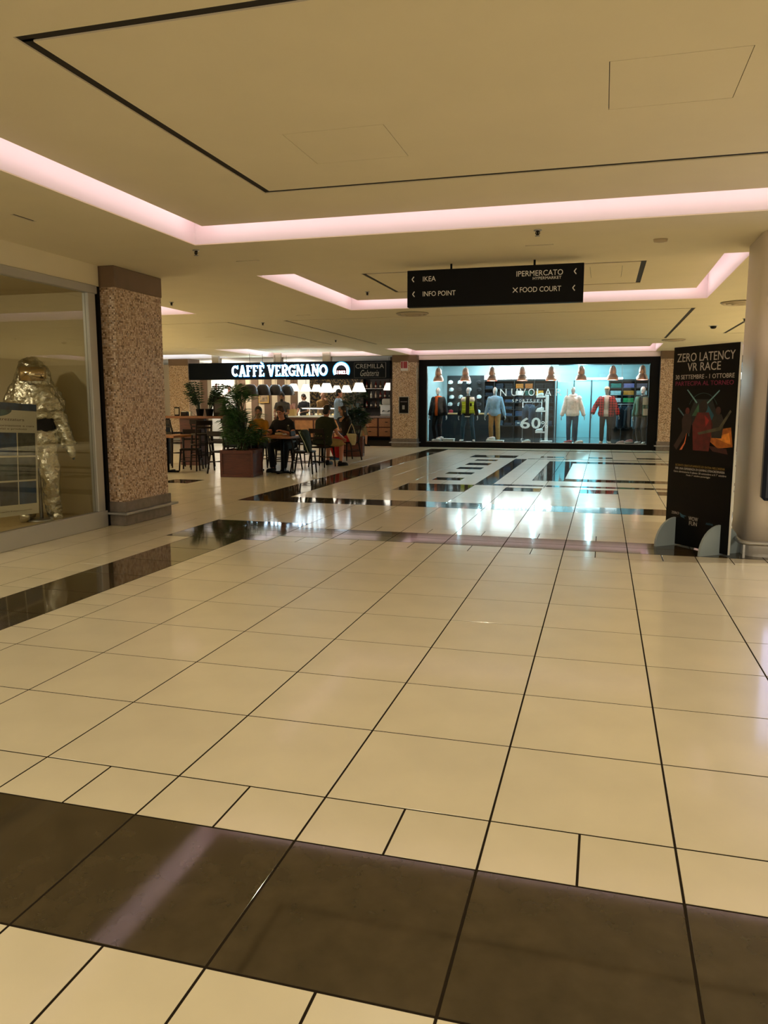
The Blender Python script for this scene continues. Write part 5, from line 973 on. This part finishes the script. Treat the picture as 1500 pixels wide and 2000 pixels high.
q = thing('menu_box', 'dark upright menu holder at the right end of the table', 'box', (-8.72, 13.66, 1.13)); MB().cbox(-.14, .14, -.05, .05, 0, .44, .01).build('body', DWOOD, q); MB().box(-.10, .10, -.054, -.049, .08, .38).build('face', mat('menu_face', (.06, .035, .03), .4), q)
# stroller behind the palm
sr = thing('stroller', 'black hooded stroller standing behind the left palm', 'stroller', (-8.02, 12.92, 0), R(20), s=1.05)
hd = MB(); hd.ell((0, .05, .92), (.24, .30, .34), 18); hd.build('hood', mat('stroller_black', (.012, .012, .014), .7), sr); MB().cbox(-.2, .2, -.3, .25, .45, .62, .05).build('seat', cloth('#3a4446'), sr); MB().cbox(-.18, .18, -.2, .2, .2, .36, .04).build('basket', cloth('#2c3032'), sr)
for sx in (1, -1): MB().tube([(.2*sx, -.38, .1), (.21*sx, .0, .55), (.21*sx, .42, 1.02)], .014).tube([(.2*sx, .32, .1), (.21*sx, .0, .55)], .014).build('frame', STEEL, sr)
for sx in (1, -1):
    for y in (-.38, .32): MB().tube([(.2*sx-.02, y, .1), (.2*sx+.02, y, .1)], .1, 16).build('wheel', BLACK, sr)
MB().tube([(-.21, .42, 1.02), (.21, .42, 1.02)], .018).build('handle', BLACK, sr)
# ------------------------------------------------------------------ plants
def planter(label, x, y, wd, h, rz=0):
    t = thing('planter_box', label, 'planter', (x, y, 0), R(rz)); a = wd/2
    MB().cbox(-a+.02, a-.02, -a+.02, a-.02, .02, h-.03, .004).build('box', MAHOG, t)
    for sx in (1, -1):
        for sy in (1, -1): MB().cbox(sx*(a-.025)-.025, sx*(a-.025)+.025, sy*(a-.025)-.025, sy*(a-.025)+.025, 0, h, .004).build('corner_post', MAHOG, t)
    for M in (Matrix(), Matrix.Rotation(R(90), 4, 'Z'), Matrix.Rotation(R(180), 4, 'Z'), Matrix.Rotation(R(270), 4, 'Z')):
        MB().cbox(-a+.05, a-.05, -a, -a+.02, h-.07, h, .004, M).build('top_rail', MAHOG, t); MB().cbox(-a+.05, a-.05, -a, -a+.02, 0, .06, .004, M).build('bottom_rail', MAHOG, t)
    MB().box(-a+.03, a-.03, -a+.03, a-.03, h-.05, h-.035).build('soil', mat('soil', (.02, .014, .01), .9), t); return t
def frond_mesh(L, droop, nl, lw, ll, seed):
    rnd = random.Random(seed); mb = MB(); P = []
    for i in range(9): t = i/8; P.append((L*t*(1-.25*droop*t), 0, L*(.75*t-droop*t*t)))
    mb.tube(P, [.007]*4+[.005]*3+[.003]*2, 5)
    for i in range(nl):
        t = .22+.78*i/nl; k = min(7, int(t*8)); u = t*8-k; b = V(P[k]).lerp(V(P[k+1]), u); d = (V(P[k+1])-V(P[k])).normalized()
        for sg in (1, -1):
            l = ll*(.6+.6*math.sin(math.pi*min(1, .15+t*.85)))*rnd.uniform(.8, 1.15); s_ = (d*.75+V((0, sg, -.25-.3*rnd.random()))).normalized(); n = V((0, 0, 1)); c = s_.cross(n).normalized()*lw
            m_ = b+s_*l*.5+V((0, 0, .01)); mb.add([b, m_+c, b+s_*l-V((0, 0, l*.15)), m_-c, m_+V((0, 0, lw*.5))], [(0, 1, 4), (1, 2, 4), (2, 3, 4), (3, 0, 4)])
    return mb
def plant(label, name, loc, fronds, leafm, seed=1, group=None, cane=()):
    t = thing(name, label, 'plant', loc); rnd = random.Random(seed); cache = {}
    for pts in cane: MB().tube(pts, .014, 7).build('stem', mat('stem_brown', (.06, .045, .02), .7), t)
    for (x, y, z, az, tilt, L, kind) in fronds:
        key = (round(L, 1), kind)
        if key not in cache:
            o = frond_mesh(round(L, 1), *{'p': (.40, 10, .010, .26), 'z': (.12, 9, .030, .12), 'b': (.5, 9, .015, .25)}[kind], seed).build('frond', leafm, t); cache[key] = o.data
        else: o = bpy.data.objects.new('frond', cache[key]); col.objects.link(o); o.parent = t
        o.location = (x, y, z); o.rotation_euler = (0, R(-tilt), R(az))
    return t
rnd = random.Random(3)
PX, PY = -7.10, 11.42
planter('mahogany planter box with the left palm', PX, PY, .66, .52, 8)
fr = []
for k in range(20): fr.append((rnd.uniform(-.12, .12), rnd.uniform(-.12, .12), 0, 360*k/20*2.6, rnd.uniform(8, 45), rnd.uniform(.45, .7), 'b'))
for k in range(16): fr.append((rnd.uniform(-.12, .12), rnd.uniform(-.1, .1), rnd.uniform(.1, .6), rnd.uniform(60, 300), rnd.uniform(5, 60), rnd.uniform(.4, .6), 'p'))
for k in range(16): fr.append((-.02+rnd.uniform(-.06, .06), rnd.uniform(-.06, .06), rnd.uniform(.45, .9), rnd.uniform(60, 300), rnd.uniform(0, 60), rnd.uniform(.3, .45), 'pb'[k % 2]))
for k in range(12): fr.append((-.10+rnd.uniform(-.10, .10), rnd.uniform(-.06, .06), rnd.uniform(.85, 1.1), 360*k/12*2.6, rnd.uniform(10, 60), .3, 'pb'[k % 2]))
plant('tall bushy palm in the left mahogany planter', 'potted_palm', (PX, PY, .485), fr, LEAF, 2, cane=[[(0, 0, 0), (.02, 0, .5), (-.10, 0, 1.08)], [(.06, .04, 0), (.06, .02, .5), (.02, 0, .95)], [(-.08, .02, 0), (-.06, 0, .35), (-.05, 0, .6)]])
planter('mahogany planter box with the right palm', -6.74, 17.5, .52, .52, 12)
fr = []
for k in range(22): fr.append((rnd.uniform(-.1, .1), rnd.uniform(-.1, .1), rnd.uniform(0, .4), 360*k/22*2.6, rnd.uniform(15, 60), rnd.uniform(.35, .5), 'b'))
for k in range(18): fr.append((rnd.uniform(-.12, .12), rnd.uniform(-.12, .12), rnd.uniform(.4, .75), 360*k/18*2.6, rnd.uniform(5, 50), rnd.uniform(.3, .4), 'b'))
for k in range(12): fr.append((rnd.uniform(-.06, .06), rnd.uniform(-.06, .06), rnd.uniform(.85, 1.05), 360*k/12*2.6, rnd.uniform(0, 40), .3, 'p'))
plant('tall leafy palm in the right planter beside the woman in red', 'potted_palm', (-6.70, 17.5, .485), fr, LEAF2, 5, cane=[[(0, 0, 0), (.02, 0, .5), (0, 0, 1.05)], [(.06, .04, 0), (.08, .02, .7)]])
for k, (x, sd) in enumerate(((-9.22, 11), (-8.98, 17))):
    rr = random.Random(sd); fr = [(rr.uniform(-.03, .03), rr.uniform(-.03, .03), .0, (170 if k == 0 else 10)+rr.uniform(-75, 75), rr.uniform(15, 42), rr.uniform(.45, .65), 'z') for _ in range(10)]
    z = 1.13+.16
    plant(['glossy stemmed plant at the left of the high table', 'glossy stemmed plant at the right of the high table'][k], 'potted_plant', (x, 13.66, z-.03), fr, LEAF2, sd)
    q = thing('plant_pot', ['black pot of the left plant on the high table', 'black pot of the right plant on the high table'][k], 'pot', (x, 13.66, 1.13)); MB().lathe([(.07, 0), (.095, .15), (.1, .16), (.085, .16), (.08, .13)], 18, cap=False).build('pot', BLACK, q); MB().lathe([(.07, 0), (.08, .125)], 18).build('soil', mat('soil', (.02, .014, .01), .9), q)
